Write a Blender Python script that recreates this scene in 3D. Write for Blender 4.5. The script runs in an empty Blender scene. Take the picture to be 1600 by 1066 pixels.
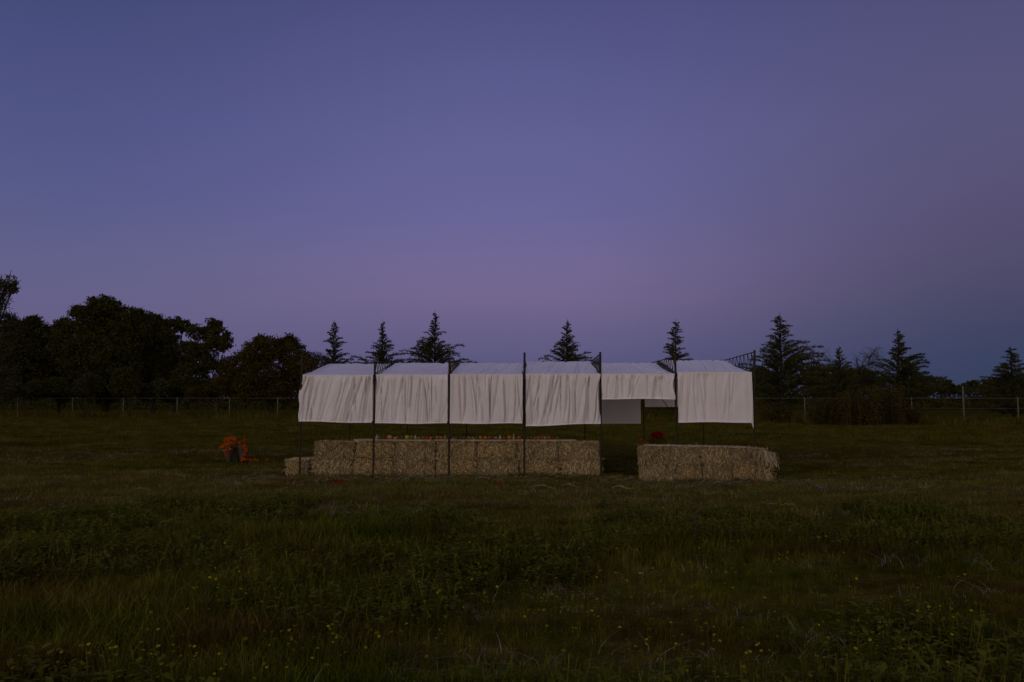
import bpy, math, random
import numpy as np
from mathutils import Vector, Euler, Matrix

random.seed(7)
rng = np.random.default_rng(7)
R = math.radians
sc = bpy.context.scene
col = sc.collection

# ------------------------------------------------------------------ camera
EYE = 1.85
F = 1244.4                      # focal length in photograph pixels (28 mm on 36 mm)
YAW, PITCH = R(1.15), R(4.09)
cam_d = bpy.data.cameras.new('camera')
cam_d.lens = 28.0
cam_d.sensor_width = 36.0
cam_d.clip_start = 0.1
cam_d.clip_end = 6000
cam = bpy.data.objects.new('camera', cam_d)
cam.location = (0, 0, EYE)
cam.rotation_euler = (math.pi / 2 + PITCH, 0, YAW)
col.objects.link(cam)
sc.camera = cam
CR = Euler(cam.rotation_euler).to_matrix()


def at(px, py, Y):
    """world point on the vertical plane Y seen at photograph pixel px, py"""
    d = CR @ Vector(((px - 800) / F, (533 - py) / F, -1.0))
    t = Y / d.y
    return Vector((d.x * t, Y, EYE + d.z * t))


def X(px, Y):
    return at(px, 622, Y).x


# ------------------------------------------------------------------ world: dusk sky, glow of the set sun behind the camera
def lin(c):
    return tuple((v / 255 / 12.92) if v / 255 <= .04045 else (((v / 255) + .055) / 1.055) ** 2.4 for v in c) + (1.0,)


world = bpy.data.worlds.new('World')
sc.world = world
world.use_nodes = True
nt = world.node_tree
nt.nodes.clear()
N = nt.nodes.new
L = nt.links.new


def wmath(op, a, b=None, c=None):
    n = N('ShaderNodeMath')
    n.operation = op
    for i, v in enumerate((a, b, c)):
        if v is None:
            continue
        if isinstance(v, (int, float)):
            n.inputs[i].default_value = v
        else:
            L(v, n.inputs[i])
    return n.outputs[0]


def wramp(fac, stops):
    n = N('ShaderNodeValToRGB')
    cr = n.color_ramp
    cr.interpolation = 'LINEAR'
    while len(cr.elements) < len(stops):
        cr.elements.new(0.5)
    for e, (p, c) in zip(cr.elements, stops):
        e.position = (p + 10) / 100
        e.color = lin(c)
    L(fac, n.inputs[0])
    return n.outputs[0]


def wsmooth(v, a, b):
    n = N('ShaderNodeMapRange')
    n.interpolation_type = 'SMOOTHSTEP'
    L(v, n.inputs[0])
    n.inputs[1].default_value = a
    n.inputs[2].default_value = b
    return n.outputs[0]


def wmix(f, a, b):
    n = N('ShaderNodeMix')
    n.data_type = 'RGBA'
    L(f, n.inputs[0])
    L(a, n.inputs[6])
    L(b, n.inputs[7])
    return n.outputs[2]


tc = N('ShaderNodeTexCoord')
sep = N('ShaderNodeSeparateXYZ')
L(tc.outputs['Generated'], sep.inputs[0])
el = wmath('MULTIPLY', wmath('ARCSINE', sep.outputs[2]), 180 / math.pi)
elf = wmath('DIVIDE', wmath('ADD', el, 10), 100)
az = wmath('MULTIPLY', wmath('ARCTAN2', sep.outputs[0], sep.outputs[1]), 180 / math.pi)
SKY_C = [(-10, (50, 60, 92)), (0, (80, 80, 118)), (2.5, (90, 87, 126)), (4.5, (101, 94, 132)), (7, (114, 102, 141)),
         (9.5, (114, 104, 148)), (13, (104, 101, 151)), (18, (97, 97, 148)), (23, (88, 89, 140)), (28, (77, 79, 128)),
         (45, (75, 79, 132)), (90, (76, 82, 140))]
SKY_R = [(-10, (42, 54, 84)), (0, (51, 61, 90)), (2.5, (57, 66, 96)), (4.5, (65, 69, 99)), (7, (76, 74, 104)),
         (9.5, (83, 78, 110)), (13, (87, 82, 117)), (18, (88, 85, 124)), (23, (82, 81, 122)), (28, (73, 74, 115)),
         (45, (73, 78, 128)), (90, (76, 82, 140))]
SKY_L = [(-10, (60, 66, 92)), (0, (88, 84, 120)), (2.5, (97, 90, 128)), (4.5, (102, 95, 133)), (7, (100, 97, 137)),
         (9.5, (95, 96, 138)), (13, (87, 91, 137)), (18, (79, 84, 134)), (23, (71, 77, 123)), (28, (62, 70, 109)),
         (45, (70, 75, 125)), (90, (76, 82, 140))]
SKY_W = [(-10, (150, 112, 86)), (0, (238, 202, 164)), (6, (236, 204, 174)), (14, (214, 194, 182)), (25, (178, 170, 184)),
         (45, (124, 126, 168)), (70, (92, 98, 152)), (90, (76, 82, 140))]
c0 = wramp(elf, SKY_C)
cR = wramp(elf, SKY_R)
cL = wramp(elf, SKY_L)
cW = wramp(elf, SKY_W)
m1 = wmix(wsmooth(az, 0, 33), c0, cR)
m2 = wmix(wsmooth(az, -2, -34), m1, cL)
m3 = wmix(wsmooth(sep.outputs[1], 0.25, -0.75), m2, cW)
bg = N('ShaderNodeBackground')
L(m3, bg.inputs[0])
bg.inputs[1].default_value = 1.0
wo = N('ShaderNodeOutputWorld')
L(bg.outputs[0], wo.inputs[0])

# the last glow of the sun that has just set behind the camera
sun_d = bpy.data.lights.new('sun', 'SUN')
sun_d.energy = 0.27
sun_d.angle = R(22)
sun_d.color = (1.0, 0.85, 0.70)
sun = bpy.data.objects.new('sun', sun_d)
sun.rotation_euler = (R(74), 0, R(-52))
sun.location = (0, -10, 20)
col.objects.link(sun)

sc.view_settings.view_transform = 'Standard'
sc.view_settings.look = 'None'
sc.view_settings.exposure = 0
sc.view_settings.gamma = 1
sc.view_settings.use_curve_mapping = False
sc.render.engine = 'CYCLES'
sc.cycles.use_denoising = True
sc.cycles.max_bounces = 5
sc.cycles.diffuse_bounces = 3
sc.cycles.transparent_max_bounces = 8


# ------------------------------------------------------------------ tags
def tag(o, label=None, cat=None, group=None, kind=None):
    if label:
        o['label'] = label
    if cat:
        o['category'] = cat
    if group:
        o['group'] = group
    if kind:
        o['kind'] = kind
    return o


def empty(name, loc=(0, 0, 0), rz=0.0, **kw):
    o = bpy.data.objects.new(name, None)
    o.empty_display_size = 0.1
    o.location = loc
    o.rotation_euler = (0, 0, rz)
    col.objects.link(o)
    tag(o, **kw)
    return o


def copy_tree(o, parent=None):
    c = o.copy()
    col.objects.link(c)
    c.parent = parent
    for ch in list(o.children):
        copy_tree(ch, c)
    return c


# ------------------------------------------------------------------ mesh builder
class MB:
    def __init__(s):
        s.v = []
        s.f = []
        s.n = 0
        s.tone = []

    def add(s, v, f, tone=None):
        v = np.asarray(v, float).reshape(-1, 3)
        s.v.append(v)
        f = np.asarray(f)
        s.f.append(f + s.n)
        s.n += len(v)
        s.tone.append(np.full(len(v), 0.5) if tone is None else np.broadcast_to(np.asarray(tone, float), (len(v),)))
        return s

    def box(s, c, d, rot=None):
        c = np.array(c, float)
        h = np.array(d, float) / 2
        v = np.array([[x, y, z] for x in (-1, 1) for y in (-1, 1) for z in (-1, 1)]) * h
        if rot is not None:
            v = v @ np.array(Euler(rot).to_matrix()).T
        s.add(v + c, [[0, 1, 3, 2], [4, 6, 7, 5], [0, 4, 5, 1], [2, 3, 7, 6], [0, 2, 6, 4], [1, 5, 7, 3]])
        return s

    def tube(s, pts, r, n=6, cap=True, tone=None):
        pts = np.asarray([tuple(p) for p in pts], float)
        m = len(pts)
        r = np.broadcast_to(np.asarray(r, float), (m,))
        tg = np.gradient(pts, axis=0)
        tg /= np.linalg.norm(tg, axis=1, keepdims=True) + 1e-9
        ref = np.array([0, 0, 1.0]) if abs(tg[0][2]) < .8 else np.array([1.0, 0, 0])
        a = np.cross(tg, ref)
        a /= np.linalg.norm(a, axis=1, keepdims=True) + 1e-9
        b = np.cross(tg, a)
        th = np.linspace(0, 2 * math.pi, n, endpoint=False)
        ring = (pts[:, None] + r[:, None, None] * (np.cos(th)[None, :, None] * a[:, None] + np.sin(th)[None, :, None] * b[:, None])).reshape(-1, 3)
        f = []
        for i in range(m - 1):
            for j in range(n):
                k = (j + 1) % n
                f.append([i * n + j, i * n + k, (i + 1) * n + k, (i + 1) * n + j])
        s.add(ring, f, tone)
        if cap and n == 4:
            s.f.append(np.array([[0, 1, 2, 3], [(m - 1) * n + 3, (m - 1) * n + 2, (m - 1) * n + 1, (m - 1) * n]]) + s.n - m * n)
        elif cap:
            b0 = s.n
            s.add([pts[0], pts[-1]], np.zeros((0, 3), int), tone)
            base = b0 - m * n
            s.f.append(np.array([[b0, base + (j + 1) % n, base + j] for j in range(n)]))
            s.f.append(np.array([[b0 + 1, base + (m - 1) * n + j, base + (m - 1) * n + (j + 1) % n] for j in range(n)]))
        return s

    def lathe(s, prof, n=14, c=(0, 0, 0), ribs=0, rd=0.0, rot=None, tone=None):
        """prof: (r, z) pairs; closed with tiny end radii"""
        th = np.linspace(0, 2 * math.pi, n, endpoint=False)
        rib = 1 - rd * (0.5 + 0.5 * np.cos(ribs * th)) if ribs else np.ones(n)
        v = []
        for r, z in prof:
            v.append(np.stack([r * rib * np.cos(th), r * rib * np.sin(th), np.full(n, z)], 1))
        v = np.concatenate(v)
        if rot is not None:
            v = v @ np.array(Euler(rot).to_matrix()).T
        f = []
        for i in range(len(prof) - 1):
            for j in range(n):
                k = (j + 1) % n
                f.append([i * n + j, i * n + k, (i + 1) * n + k, (i + 1) * n + j])
        s.add(v + np.array(c, float), f, tone)
        return s

    def build(s, name, mat, parent=None, smooth=True, kind=None, **kw):
        me = bpy.data.meshes.new(name)
        v = np.concatenate(s.v)
        quads = [f for f in s.f if f.size and f.shape[1] == 4]
        tris = [f for f in s.f if f.size and f.shape[1] == 3]
        nq = sum(len(q) for q in quads)
        ntr = sum(len(q) for q in tris)
        loops = np.concatenate([q.ravel() for q in quads] + [q.ravel() for q in tris]).astype(np.int32)
        me.vertices.add(len(v))
        me.vertices.foreach_set('co', v.ravel())
        me.loops.add(len(loops))
        me.loops.foreach_set('vertex_index', loops)
        me.polygons.add(nq + ntr)
        st = np.concatenate([np.arange(nq) * 4, nq * 4 + np.arange(ntr) * 3]).astype(np.int32)
        me.polygons.foreach_set('loop_start', st)
        me.polygons.foreach_set('loop_total', np.concatenate([np.full(nq, 4), np.full(ntr, 3)]).astype(np.int32))
        me.polygons.foreach_set('use_smooth', np.full(nq + ntr, smooth))
        at_ = me.attributes.new('tone', 'FLOAT', 'POINT')
        at_.data.foreach_set('value', np.concatenate(s.tone).astype(np.float32))
        me.update(calc_edges=True)
        me.validate()
        me.materials.append(mat)
        o = bpy.data.objects.new(name, me)
        col.objects.link(o)
        if parent is not None:
            o.parent = parent
        tag(o, kind=kind, **kw)
        return o


def grid_faces(nu, nv):
    i = np.arange(nv - 1)[:, None] * nu + np.arange(nu - 1)[None, :]
    return np.stack([i, i + 1, i + nu + 1, i + nu], -1).reshape(-1, 4)


# ------------------------------------------------------------------ noise
_P = rng.random((256, 256))


def vnoise(x, y):
    x = np.asarray(x, float)
    y = np.asarray(y, float)
    xi = np.floor(x).astype(int)
    yi = np.floor(y).astype(int)
    fx = x - xi
    fy = y - yi
    fx = fx * fx * (3 - 2 * fx)
    fy = fy * fy * (3 - 2 * fy)
    a = _P[xi % 256, yi % 256]
    b = _P[(xi + 1) % 256, yi % 256]
    c = _P[xi % 256, (yi + 1) % 256]
    d = _P[(xi + 1) % 256, (yi + 1) % 256]
    return (a * (1 - fx) + b * fx) * (1 - fy) + (c * (1 - fx) + d * fx) * fy


def sstep(x, a, b):
    t = np.clip((np.asarray(x, float) - a) / (b - a), 0, 1)
    return t * t * (3 - 2 * t)


def gz(x, y):
    """ground height"""
    x = np.asarray(x, float)
    y = np.asarray(y, float)
    near = 1 - 0.75 * np.exp(-((y - 20) / 3.0) ** 2) * np.exp(-(x / 9.0) ** 4)
    z = near * (0.13 * (vnoise(x * .22 + 9, y * .22 + 4) - .5) + 0.07 * (vnoise(x * .8, y * .8 + 31) - .5)
                + 0.035 * (vnoise(x * 2.7 + 3, y * 2.7) - .5))
    z = z - 0.075 * sstep(x, 1.6, 3.2) * np.exp(-((y - 18.4) / 2.2) ** 2)
    far = sstep(y, 30, 90)
    return z * (1 - far * .5)


# ------------------------------------------------------------------ materials
def mat_new(name):
    m = bpy.data.materials.new(name)
    m.use_nodes = True
    m.node_tree.nodes.clear()
    return m


class NB:
    """tiny node helper"""
    def __init__(s, m):
        s.t = m.node_tree

    def n(s, typ, **kw):
        x = s.t.nodes.new(typ)
        for k, v in kw.items():
            setattr(x, k, v)
        return x

    def l(s, a, b):
        s.t.links.new(a, b)

    def noise(s, vec, scale, detail=4, rough=.55):
        x = s.n('ShaderNodeTexNoise')
        x.inputs['Scale'].default_value = scale
        x.inputs['Detail'].default_value = detail
        x.inputs['Roughness'].default_value = rough
        if vec is not None:
            s.l(vec, x.inputs['Vector'])
        return x.outputs['Fac']

    def ramp(s, fac, stops):
        x = s.n('ShaderNodeValToRGB')
        cr = x.color_ramp
        while len(cr.elements) < len(stops):
            cr.elements.new(.5)
        for e, (p, c) in zip(cr.elements, stops):
            e.position = p
            e.color = tuple(c) + (1,) if len(c) == 3 else c
        s.l(fac, x.inputs[0])
        return x.outputs[0]

    def mix(s, f, a, b, mode='MIX'):
        x = s.n('ShaderNodeMix', data_type='RGBA', blend_type=mode)
        for i, v in ((0, f), (6, a), (7, b)):
            if isinstance(v, (int, float)):
                x.inputs[i].default_value = v
            elif isinstance(v, tuple):
                x.inputs[i].default_value = v + (1,) if len(v) == 3 else v
            else:
                s.l(v, x.inputs[i])
        return x.outputs[2]

    def mapping(s, vec, scale):
        x = s.n('ShaderNodeMapping')
        s.l(vec, x.inputs[0])
        x.inputs['Scale'].default_value = scale
        return x.outputs[0]

    def finish(s, colour, rough=.8, spec=.2, bump=None, bstr=.3, bdist=.02, transl=0.0, metal=0.0):
        p = s.n('ShaderNodeBsdfPrincipled')
        if isinstance(colour, tuple):
            p.inputs['Base Color'].default_value = colour + (1,) if len(colour) == 3 else colour
        else:
            s.l(colour, p.inputs['Base Color'])
        p.inputs['Roughness'].default_value = rough
        p.inputs['Specular IOR Level'].default_value = spec
        p.inputs['Metallic'].default_value = metal
        if bump is not None:
            b = s.n('ShaderNodeBump')
            b.inputs['Strength'].default_value = bstr
            b.inputs['Distance'].default_value = bdist
            s.l(bump, b.inputs['Height'])
            s.l(b.outputs[0], p.inputs['Normal'])
        out = s.n('ShaderNodeOutputMaterial')
        if transl > 0:
            t = s.n('ShaderNodeBsdfTranslucent')
            if isinstance(colour, tuple):
                t.inputs[0].default_value = colour + (1,) if len(colour) == 3 else colour
            else:
                s.l(colour, t.inputs[0])
            mx = s.n('ShaderNodeMixShader')
            mx.inputs[0].default_value = transl
            s.l(p.outputs[0], mx.inputs[1])
            s.l(t.outputs[0], mx.inputs[2])
            s.l(mx.outputs[0], out.inputs[0])
        else:
            s.l(p.outputs[0], out.inputs[0])


def mat_field(name, green, olive, brown, red, transl=.0, per=0.5, gain=1.0, rough=.8, ground=False):
    """field vegetation: patches by place, tone by individual plant"""
    m = mat_new(name)
    b = NB(m)
    geo = b.n('ShaderNodeNewGeometry')
    pos = geo.outputs['Position']
    flat = b.mapping(pos, (1, 1, 0))
    strip = b.mapping(pos, (.35, 1.6, 0))
    n1 = b.noise(strip, .32, 5, .62)
    n2 = b.noise(b.mapping(pos, (.45, 1.5, 0)), .75, 5, .65)
    n3 = b.noise(b.mapping(pos, (.7, 1.1, 0)), .42, 4, .6)
    c = b.mix(b.ramp(n1, [(.40, (0, 0, 0)), (.62, (1, 1, 1))]), green, olive)
    c = b.mix(b.ramp(n2, [(.46, (0, 0, 0)), (.58, (1, 1, 1))]), c, brown)
    c = b.mix(b.ramp(n3, [(.52, (0, 0, 0)), (.61, (1, 1, 1))]), c, red)
    n5 = b.noise(strip, 1.1, 4, .6)
    c = b.mix(1.0, c, b.ramp(n5, [(.32, (.50, .50, .48)), (.68, (1.42, 1.38, 1.34))]), 'MULTIPLY')
    # worn dry strip in front of the stand, lusher grass behind it
    sp = b.n('ShaderNodeSeparateXYZ')
    b.l(pos, sp.inputs[0])
    nw = b.noise(flat, .25, 4, .6)
    ad = b.n('ShaderNodeMath', operation='MULTIPLY_ADD')
    b.l(nw, ad.inputs[0])
    ad.inputs[1].default_value = 7.0
    b.l(sp.outputs[1], ad.inputs[2])
    sh = b.n('ShaderNodeMath', operation='DIVIDE')
    b.l(ad.outputs[0], sh.inputs[0])
    sh.inputs[1].default_value = 40.0
    yr = sh.outputs[0]
    c = b.mix(b.ramp(yr, [(.38, (0, 0, 0)), (.46, (.40, .40, .40)), (.54, (.34, .34, .34)), (.60, (0, 0, 0))]), c, (.155, .122, .032))
    c = b.mix(1.0, c, b.ramp(yr, [(.54, (1, 1, 1)), (.68, (.80, .78, .70))]), 'MULTIPLY')
    if ground:
        n4 = b.noise(flat, 14, 6, .7)
        c = b.mix(1.0, c, b.ramp(n4, [(.3, (.45, .45, .45)), (.7, (1.25, 1.2, 1.1))]), 'MULTIPLY')
        b.finish(c, .95, .0, bump=n4, bstr=.6, bdist=.05)
        return m
    oi = b.n('ShaderNodeObjectInfo')
    tn = b.n('ShaderNodeAttribute', attribute_name='tone')
    tone = b.mix(.5, oi.outputs['Random'], tn.outputs['Fac'])
    c = b.mix(1.0, c, b.ramp(tone, [(0.0, (.38 * gain, .38 * gain, .36 * gain)), (.55, (1.0 * gain, 1.0 * gain, .95 * gain)),
                                    (1.0, (2.7 * gain, 2.6 * gain, 2.6 * gain))]), 'MULTIPLY')
    b.finish(c, rough, .02, transl=transl)
    return m


def mat_simple(name, c, rough=.8, spec=.2, metal=0, var=.0, scale=8., bstr=.2, bdist=.01, transl=0.):
    m = mat_new(name)
    b = NB(m)
    if var > 0:
        tcn = b.n('ShaderNodeTexCoord')
        n = b.noise(tcn.outputs['Object'], scale, 5, .6)
        lo = tuple(v * (1 - var) for v in c)
        hi = tuple(min(1, v * (1 + var)) for v in c)
        cc = b.ramp(n, [(.3, lo), (.7, hi)])
        b.finish(cc, rough, spec, bump=n, bstr=bstr, bdist=bdist, metal=metal, transl=transl)
    else:
        b.finish(tuple(c), rough, spec, metal=metal, transl=transl)
    return m


def mat_tone(name, lo, hi, rough=.8, spec=.15, transl=0., rand=.3):
    """colour spread by the 'tone' attribute and by individual object"""
    m = mat_new(name)
    b = NB(m)
    tn = b.n('ShaderNodeAttribute', attribute_name='tone')
    oi = b.n('ShaderNodeObjectInfo')
    t = b.mix(rand, tn.outputs['Fac'], oi.outputs['Random'])
    c = b.ramp(t, [(0.0, lo), (1.0, hi)])
    b.finish(c, rough, spec * .3, transl=transl)
    return m


GREEN, OLIVE, BROWN, RED = (.084, .106, .0055), (.112, .112, .009), (.138, .112, .018), (.100, .064, .010)
M = {}
M['ground'] = mat_field('ground_soil', (.070, .074, .004), (.088, .082, .007), (.115, .092, .018), (.080, .058, .009), ground=True)
M['grass'] = mat_field('grass_blade', GREEN, OLIVE, BROWN, RED, transl=.25)
M['grass_far'] = mat_field('meadow_blade', (.084, .100, .005), (.106, .106, .009), (.150, .125, .026), (.105, .076, .012), transl=.25)
M['weed'] = mat_tone('weed_leaf', (.062, .064, .003), (.18, .18, .018), transl=.25, rand=.5)
M['drygrass'] = mat_tone('dry_grass', (.14, .11, .045), (.46, .40, .24), transl=.15, rand=.5)
M['petal'] = mat_new('yellow_petal')
_b = NB(M['petal'])
_t = _b.n('ShaderNodeAttribute', attribute_name='tone')
_b.finish(_b.ramp(_t.outputs['Fac'], [(.0, (.05, .055, .004)), (.10, (.05, .055, .004)), (.16, (.10, .095, .003)), (1.0, (.46, .41, .012))]), .8, .05)
M['straw'] = mat_tone('straw', (.085, .062, .024), (.92, .76, .42), rough=.7, rand=.10)
M['bale'] = None
M['wood_board'] = mat_simple('weathered_board', (.36, .29, .20), .8, .1, var=.25, scale=5)
M['iron'] = mat_simple('black_iron', (.045, .036, .022), .85, .04, metal=0, var=.3, scale=20)
M['galv'] = mat_simple('galvanised_steel', (.12, .115, .07), .7, .1, metal=0, var=.2, scale=10)
M['wire'] = mat_simple('fence_wire', (.03, .03, .02), .8, .05, metal=0)
M['leaf'] = mat_tone('broad_leaf', (.032, .033, .004), (.060, .058, .010), transl=.12, rand=.15)
M['leaf2'] = mat_tone('brown_leaf', (.042, .032, .004), (.072, .056, .010), transl=.12, rand=.15)
M['leaf3'] = mat_tone('grey_green_leaf', (.025, .026, .008), (.075, .075, .026), transl=.12, rand=.2)
M['needle'] = mat_tone('cedar_needle', (.032, .036, .008), (.085, .088, .026), transl=.08, rand=.15)
M['bark'] = mat_simple('bark', (.050, .038, .022), .95, .05, var=.4, scale=6)
M['barkpale'] = mat_simple('pale_bark', (.11, .095, .07), .95, .05, var=.4, scale=6)
M['twig'] = mat_tone('dry_twig', (.034, .026, .012), (.085, .065, .036), rand=.3)
M['paper'] = mat_simple('wrapping_paper', (.078, .062, .045), .8, .03, var=.35, scale=12)
M['marigold'] = mat_tone('marigold', (.30, .046, .002), (.62, .13, .006), rand=.2, rough=.7)
M['marigold_y'] = mat_tone('marigold_yellow', (.30, .15, .006), (.45, .25, .01), rand=.2, rough=.7)
M['crimson'] = mat_tone('crimson_bloom', (.16, .006, .006), (.34, .016, .012), rand=.2, rough=.7)
M['stem'] = mat_simple('plant_stem', (.05, .06, .015), .8, .1)
M['bucket'] = mat_simple('dark_bucket', (.025, .027, .030), .5, .3)
M['twine'] = mat_simple('orange_twine', (.30, .17, .06), .8, .1)
M['scrap'] = mat_simple('pale_scrap', (.10, .10, .095), .8, .02)

# bale body: packed straw
m = mat_new('packed_straw')
b = NB(m)
tcn = b.n('ShaderNodeTexCoord')
v1 = b.mapping(tcn.outputs['Object'], (60, 60, 14))
v2 = b.mapping(tcn.outputs['Object'], (14, 40, 60))
na = b.noise(v1, 1.0, 3, .6)
nb_ = b.noise(v2, 1.0, 3, .6)
nm = b.mix(.5, na, nb_)
nl = b.noise(tcn.outputs['Object'], 5, 4, .6)
cc = b.ramp(nm, [(.38, (.035, .025, .010)), (.50, (.25, .185, .08)), (.66, (.64, .50, .25))])
cc = b.mix(.55, cc, b.mix(1.0, cc, b.ramp(nl, [(.35, (.45, .42, .40)), (.65, (1.2, 1.15, 1.0))]), 'MULTIPLY'))
b.finish(cc, .9, .05, bump=nm, bstr=1.0, bdist=.03)
M['bale'] = m

# canvas cloth
m = mat_new('white_canvas')
b = NB(m)
tcn = b.n('ShaderNodeTexCoord')
nl = b.noise(tcn.outputs['Object'], 1.6, 5, .6)
nf = b.noise(tcn.outputs['Object'], 160, 2, .5)
cc = b.ramp(nl, [(.3, (.76, .735, .70)), (.7, (.84, .815, .78))])
b.finish(cc, .9, .1, bump=nf, bstr=.15, bdist=.002, transl=.10)
M['canvas'] = m
M['hem'] = mat_simple('canvas_hem', (.88, .86, .83), .9, .1, transl=.05)

# ------------------------------------------------------------------ ground
ys = np.concatenate([[-300, -60, -12, -4], np.arange(-2, 30, .3), np.arange(30, 70, 1.2), np.geomspace(71, 4500, 32)])
xs = np.concatenate([-np.geomspace(4500, 42, 26), np.arange(-40, -14, 1.4), np.arange(-14, 14, .3), np.arange(14, 40.1, 1.4), np.geomspace(42, 4500, 26)])
gx, gy = np.meshgrid(xs, ys)
mb = MB()
mb.add(np.stack([gx, gy, gz(gx, gy) * ((np.abs(gx) < 200) & (gy < 300) & (gy > -20))], -1).reshape(-1, 3), grid_faces(len(xs), len(ys)))
mb.build('ground', M['ground'], kind='structure')


# ------------------------------------------------------------------ ground cover (instanced clumps)
def blades(n, spread, h0, h1, w, lean=.5, seg=3):
    """curved tapering blades as one mesh builder"""
    mb = MB()
    for _ in range(n):
        a = random.uniform(0, 2 * math.pi)
        rr = spread * math.sqrt(random.random())
        base = np.array([rr * math.cos(a), rr * math.sin(a), -.02])
        h = random.uniform(h0, h1)
        d = random.uniform(0, 2 * math.pi)
        ln = random.uniform(.1, lean) * h
        side = np.array([-math.sin(d + random.uniform(-.6, .6)), math.cos(d), 0]) * w * random.uniform(.6, 1.3) / 2
        v = []
        for k in range(seg + 1):
            t = k / seg
            p = base + np.array([math.cos(d) * ln * t * t, math.sin(d) * ln * t * t, h * (t - .25 * lean * t * t)])
            wk = (1 - t) ** .7 + .04
            v += [p - side * wk, p + side * wk]
        f = [[2 * k, 2 * k + 1, 2 * k + 3, 2 * k + 2] for k in range(seg)]
        mb.add(v, f, random.random())
    return mb


protos = {}


def proto_collection(name, objs):
    c = bpy.data.collections.new(name)
    for o in objs:
        col.objects.unlink(o)
        c.objects.link(o)
    protos[name] = c
    return c


def leafy(n, spread, h0, h1, ls):
    mb = MB()
    for _ in range(n):
        a = random.uniform(0, 2 * math.pi)
        rr = spread * math.sqrt(random.random())
        base = np.array([rr * math.cos(a), rr * math.sin(a), -.02])
        h = random.uniform(h0, h1)
        lean = np.array([random.uniform(-.3, .3), random.uniform(-.3, .3), 1]) * h
        top = base + lean
        s = np.array([.003, 0, 0])
        tn = random.random()
        mb.add([base - s, base + s, top + s * .5, top - s * .5], [[0, 1, 2, 3]], tn)
        for k in range(random.randint(4, 8)):
            t = random.uniform(.25, 1)
            p = base + lean * t
            d = random.uniform(0, 2 * math.pi)
            out = np.array([math.cos(d), math.sin(d), random.uniform(-.1, .6)])
            sd = np.array([-math.sin(d), math.cos(d), 0])
            l_ = ls * random.uniform(.6, 1.3)
            mb.add([p, p + out * l_ * .5 - sd * l_ * .22, p + out * l_ + np.array([0, 0, -.2 * l_]), p + out * l_ * .5 + sd * l_ * .22],
                   [[0, 1, 2, 3]], tn * .6 + random.random() * .4)
    return mb


def flowering():
    """returns petals builder (stems come with the weeds round it)"""
    mb = MB()
    for _ in range(random.randint(1, 4)):
        x, y = random.gauss(0, .10), random.gauss(0, .10)
        h = random.uniform(.20, .42)
        r = random.uniform(.007, .015)
        tl = np.array(Euler((random.uniform(-.6, .6), random.uniform(-.6, .6), random.uniform(0, 6))).to_matrix())
        tn = random.random()
        v = [[0, 0, 0]]
        npet = 8
        for k in range(npet):
            a = k * 2 * math.pi / npet
            for da, rad in ((-.30, .75), (0, 1.0), (.30, .75)):
                v.append([math.cos(a + da) * r * rad, math.sin(a + da) * r * rad, .15 * r])
        f = [[0, 1 + 3 * k, 2 + 3 * k, 3 + 3 * k] for k in range(npet)]
        mb.add(np.array(v) @ tl.T + np.array([x, y, h]), f, .2 + .8 * tn)
        mb.lathe([(.001, -.002), (r * .35, 0), (r * .3, .003), (.0005, .005)], 5, c=(x, y, h), tone=.2)
        mb.tube([(x * .8, y * .8, -.02), (x * .95, y, h * .6), (x, y, h)], .0018, 3, cap=False, tone=0)
    return mb


def mk(name, builders, mat):
    return proto_collection(name, [bd.build(name.replace('_set', ''), mat) for bd in builders])


mk('short_grass_set', [blades(42, .20, .04, .13, .007, .9) for _ in range(5)], M['grass_far'])
mk('long_grass_set', [blades(34, .13, .10, .30, .007, .9) for _ in range(6)], M['grass'])
mk('leafy_weed_set', [leafy(9, .14, .06, .24, .05) for _ in range(5)], M['weed'])
mk('dry_tuft_set', [blades(8, .07, .05, .22, .0055, 2.2) for _ in range(6)], M['drygrass'])
mk('flower_set', [flowering() for _ in range(6)], M['petal'])


def loose(n, rad, lmin, lmax, w):
    mb = MB()
    for _ in range(n):
        a = random.uniform(0, 6.28)
        rr = rad * math.sqrt(random.random())
        d = random.uniform(0, 6.28)
        l_ = random.uniform(lmin, lmax)
        p = np.array([rr * math.cos(a), rr * math.sin(a), random.uniform(.02, .07)])
        u = np.array([math.cos(d), math.sin(d), random.uniform(-.15, .25)]) * l_ / 2
        mid = np.array([0, 0, random.uniform(0, .15) * l_])
        s_ = np.array([-math.sin(d), math.cos(d), .4]) * w / 2
        mb.add([p - u - s_, p - u + s_, p + mid - s_, p + mid + s_, p + u - s_, p + u + s_], [[0, 1, 3, 2], [2, 3, 5, 4]], random.random())
    return mb


mk('loose_straw_set', [loose(9, .22, .06, .22, .006) for _ in range(4)], M['drygrass'])
mk('far_tuft_set', [blades(22, .35, .25, .75, .03, .5) for _ in range(4)], M['grass_far'])


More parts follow.
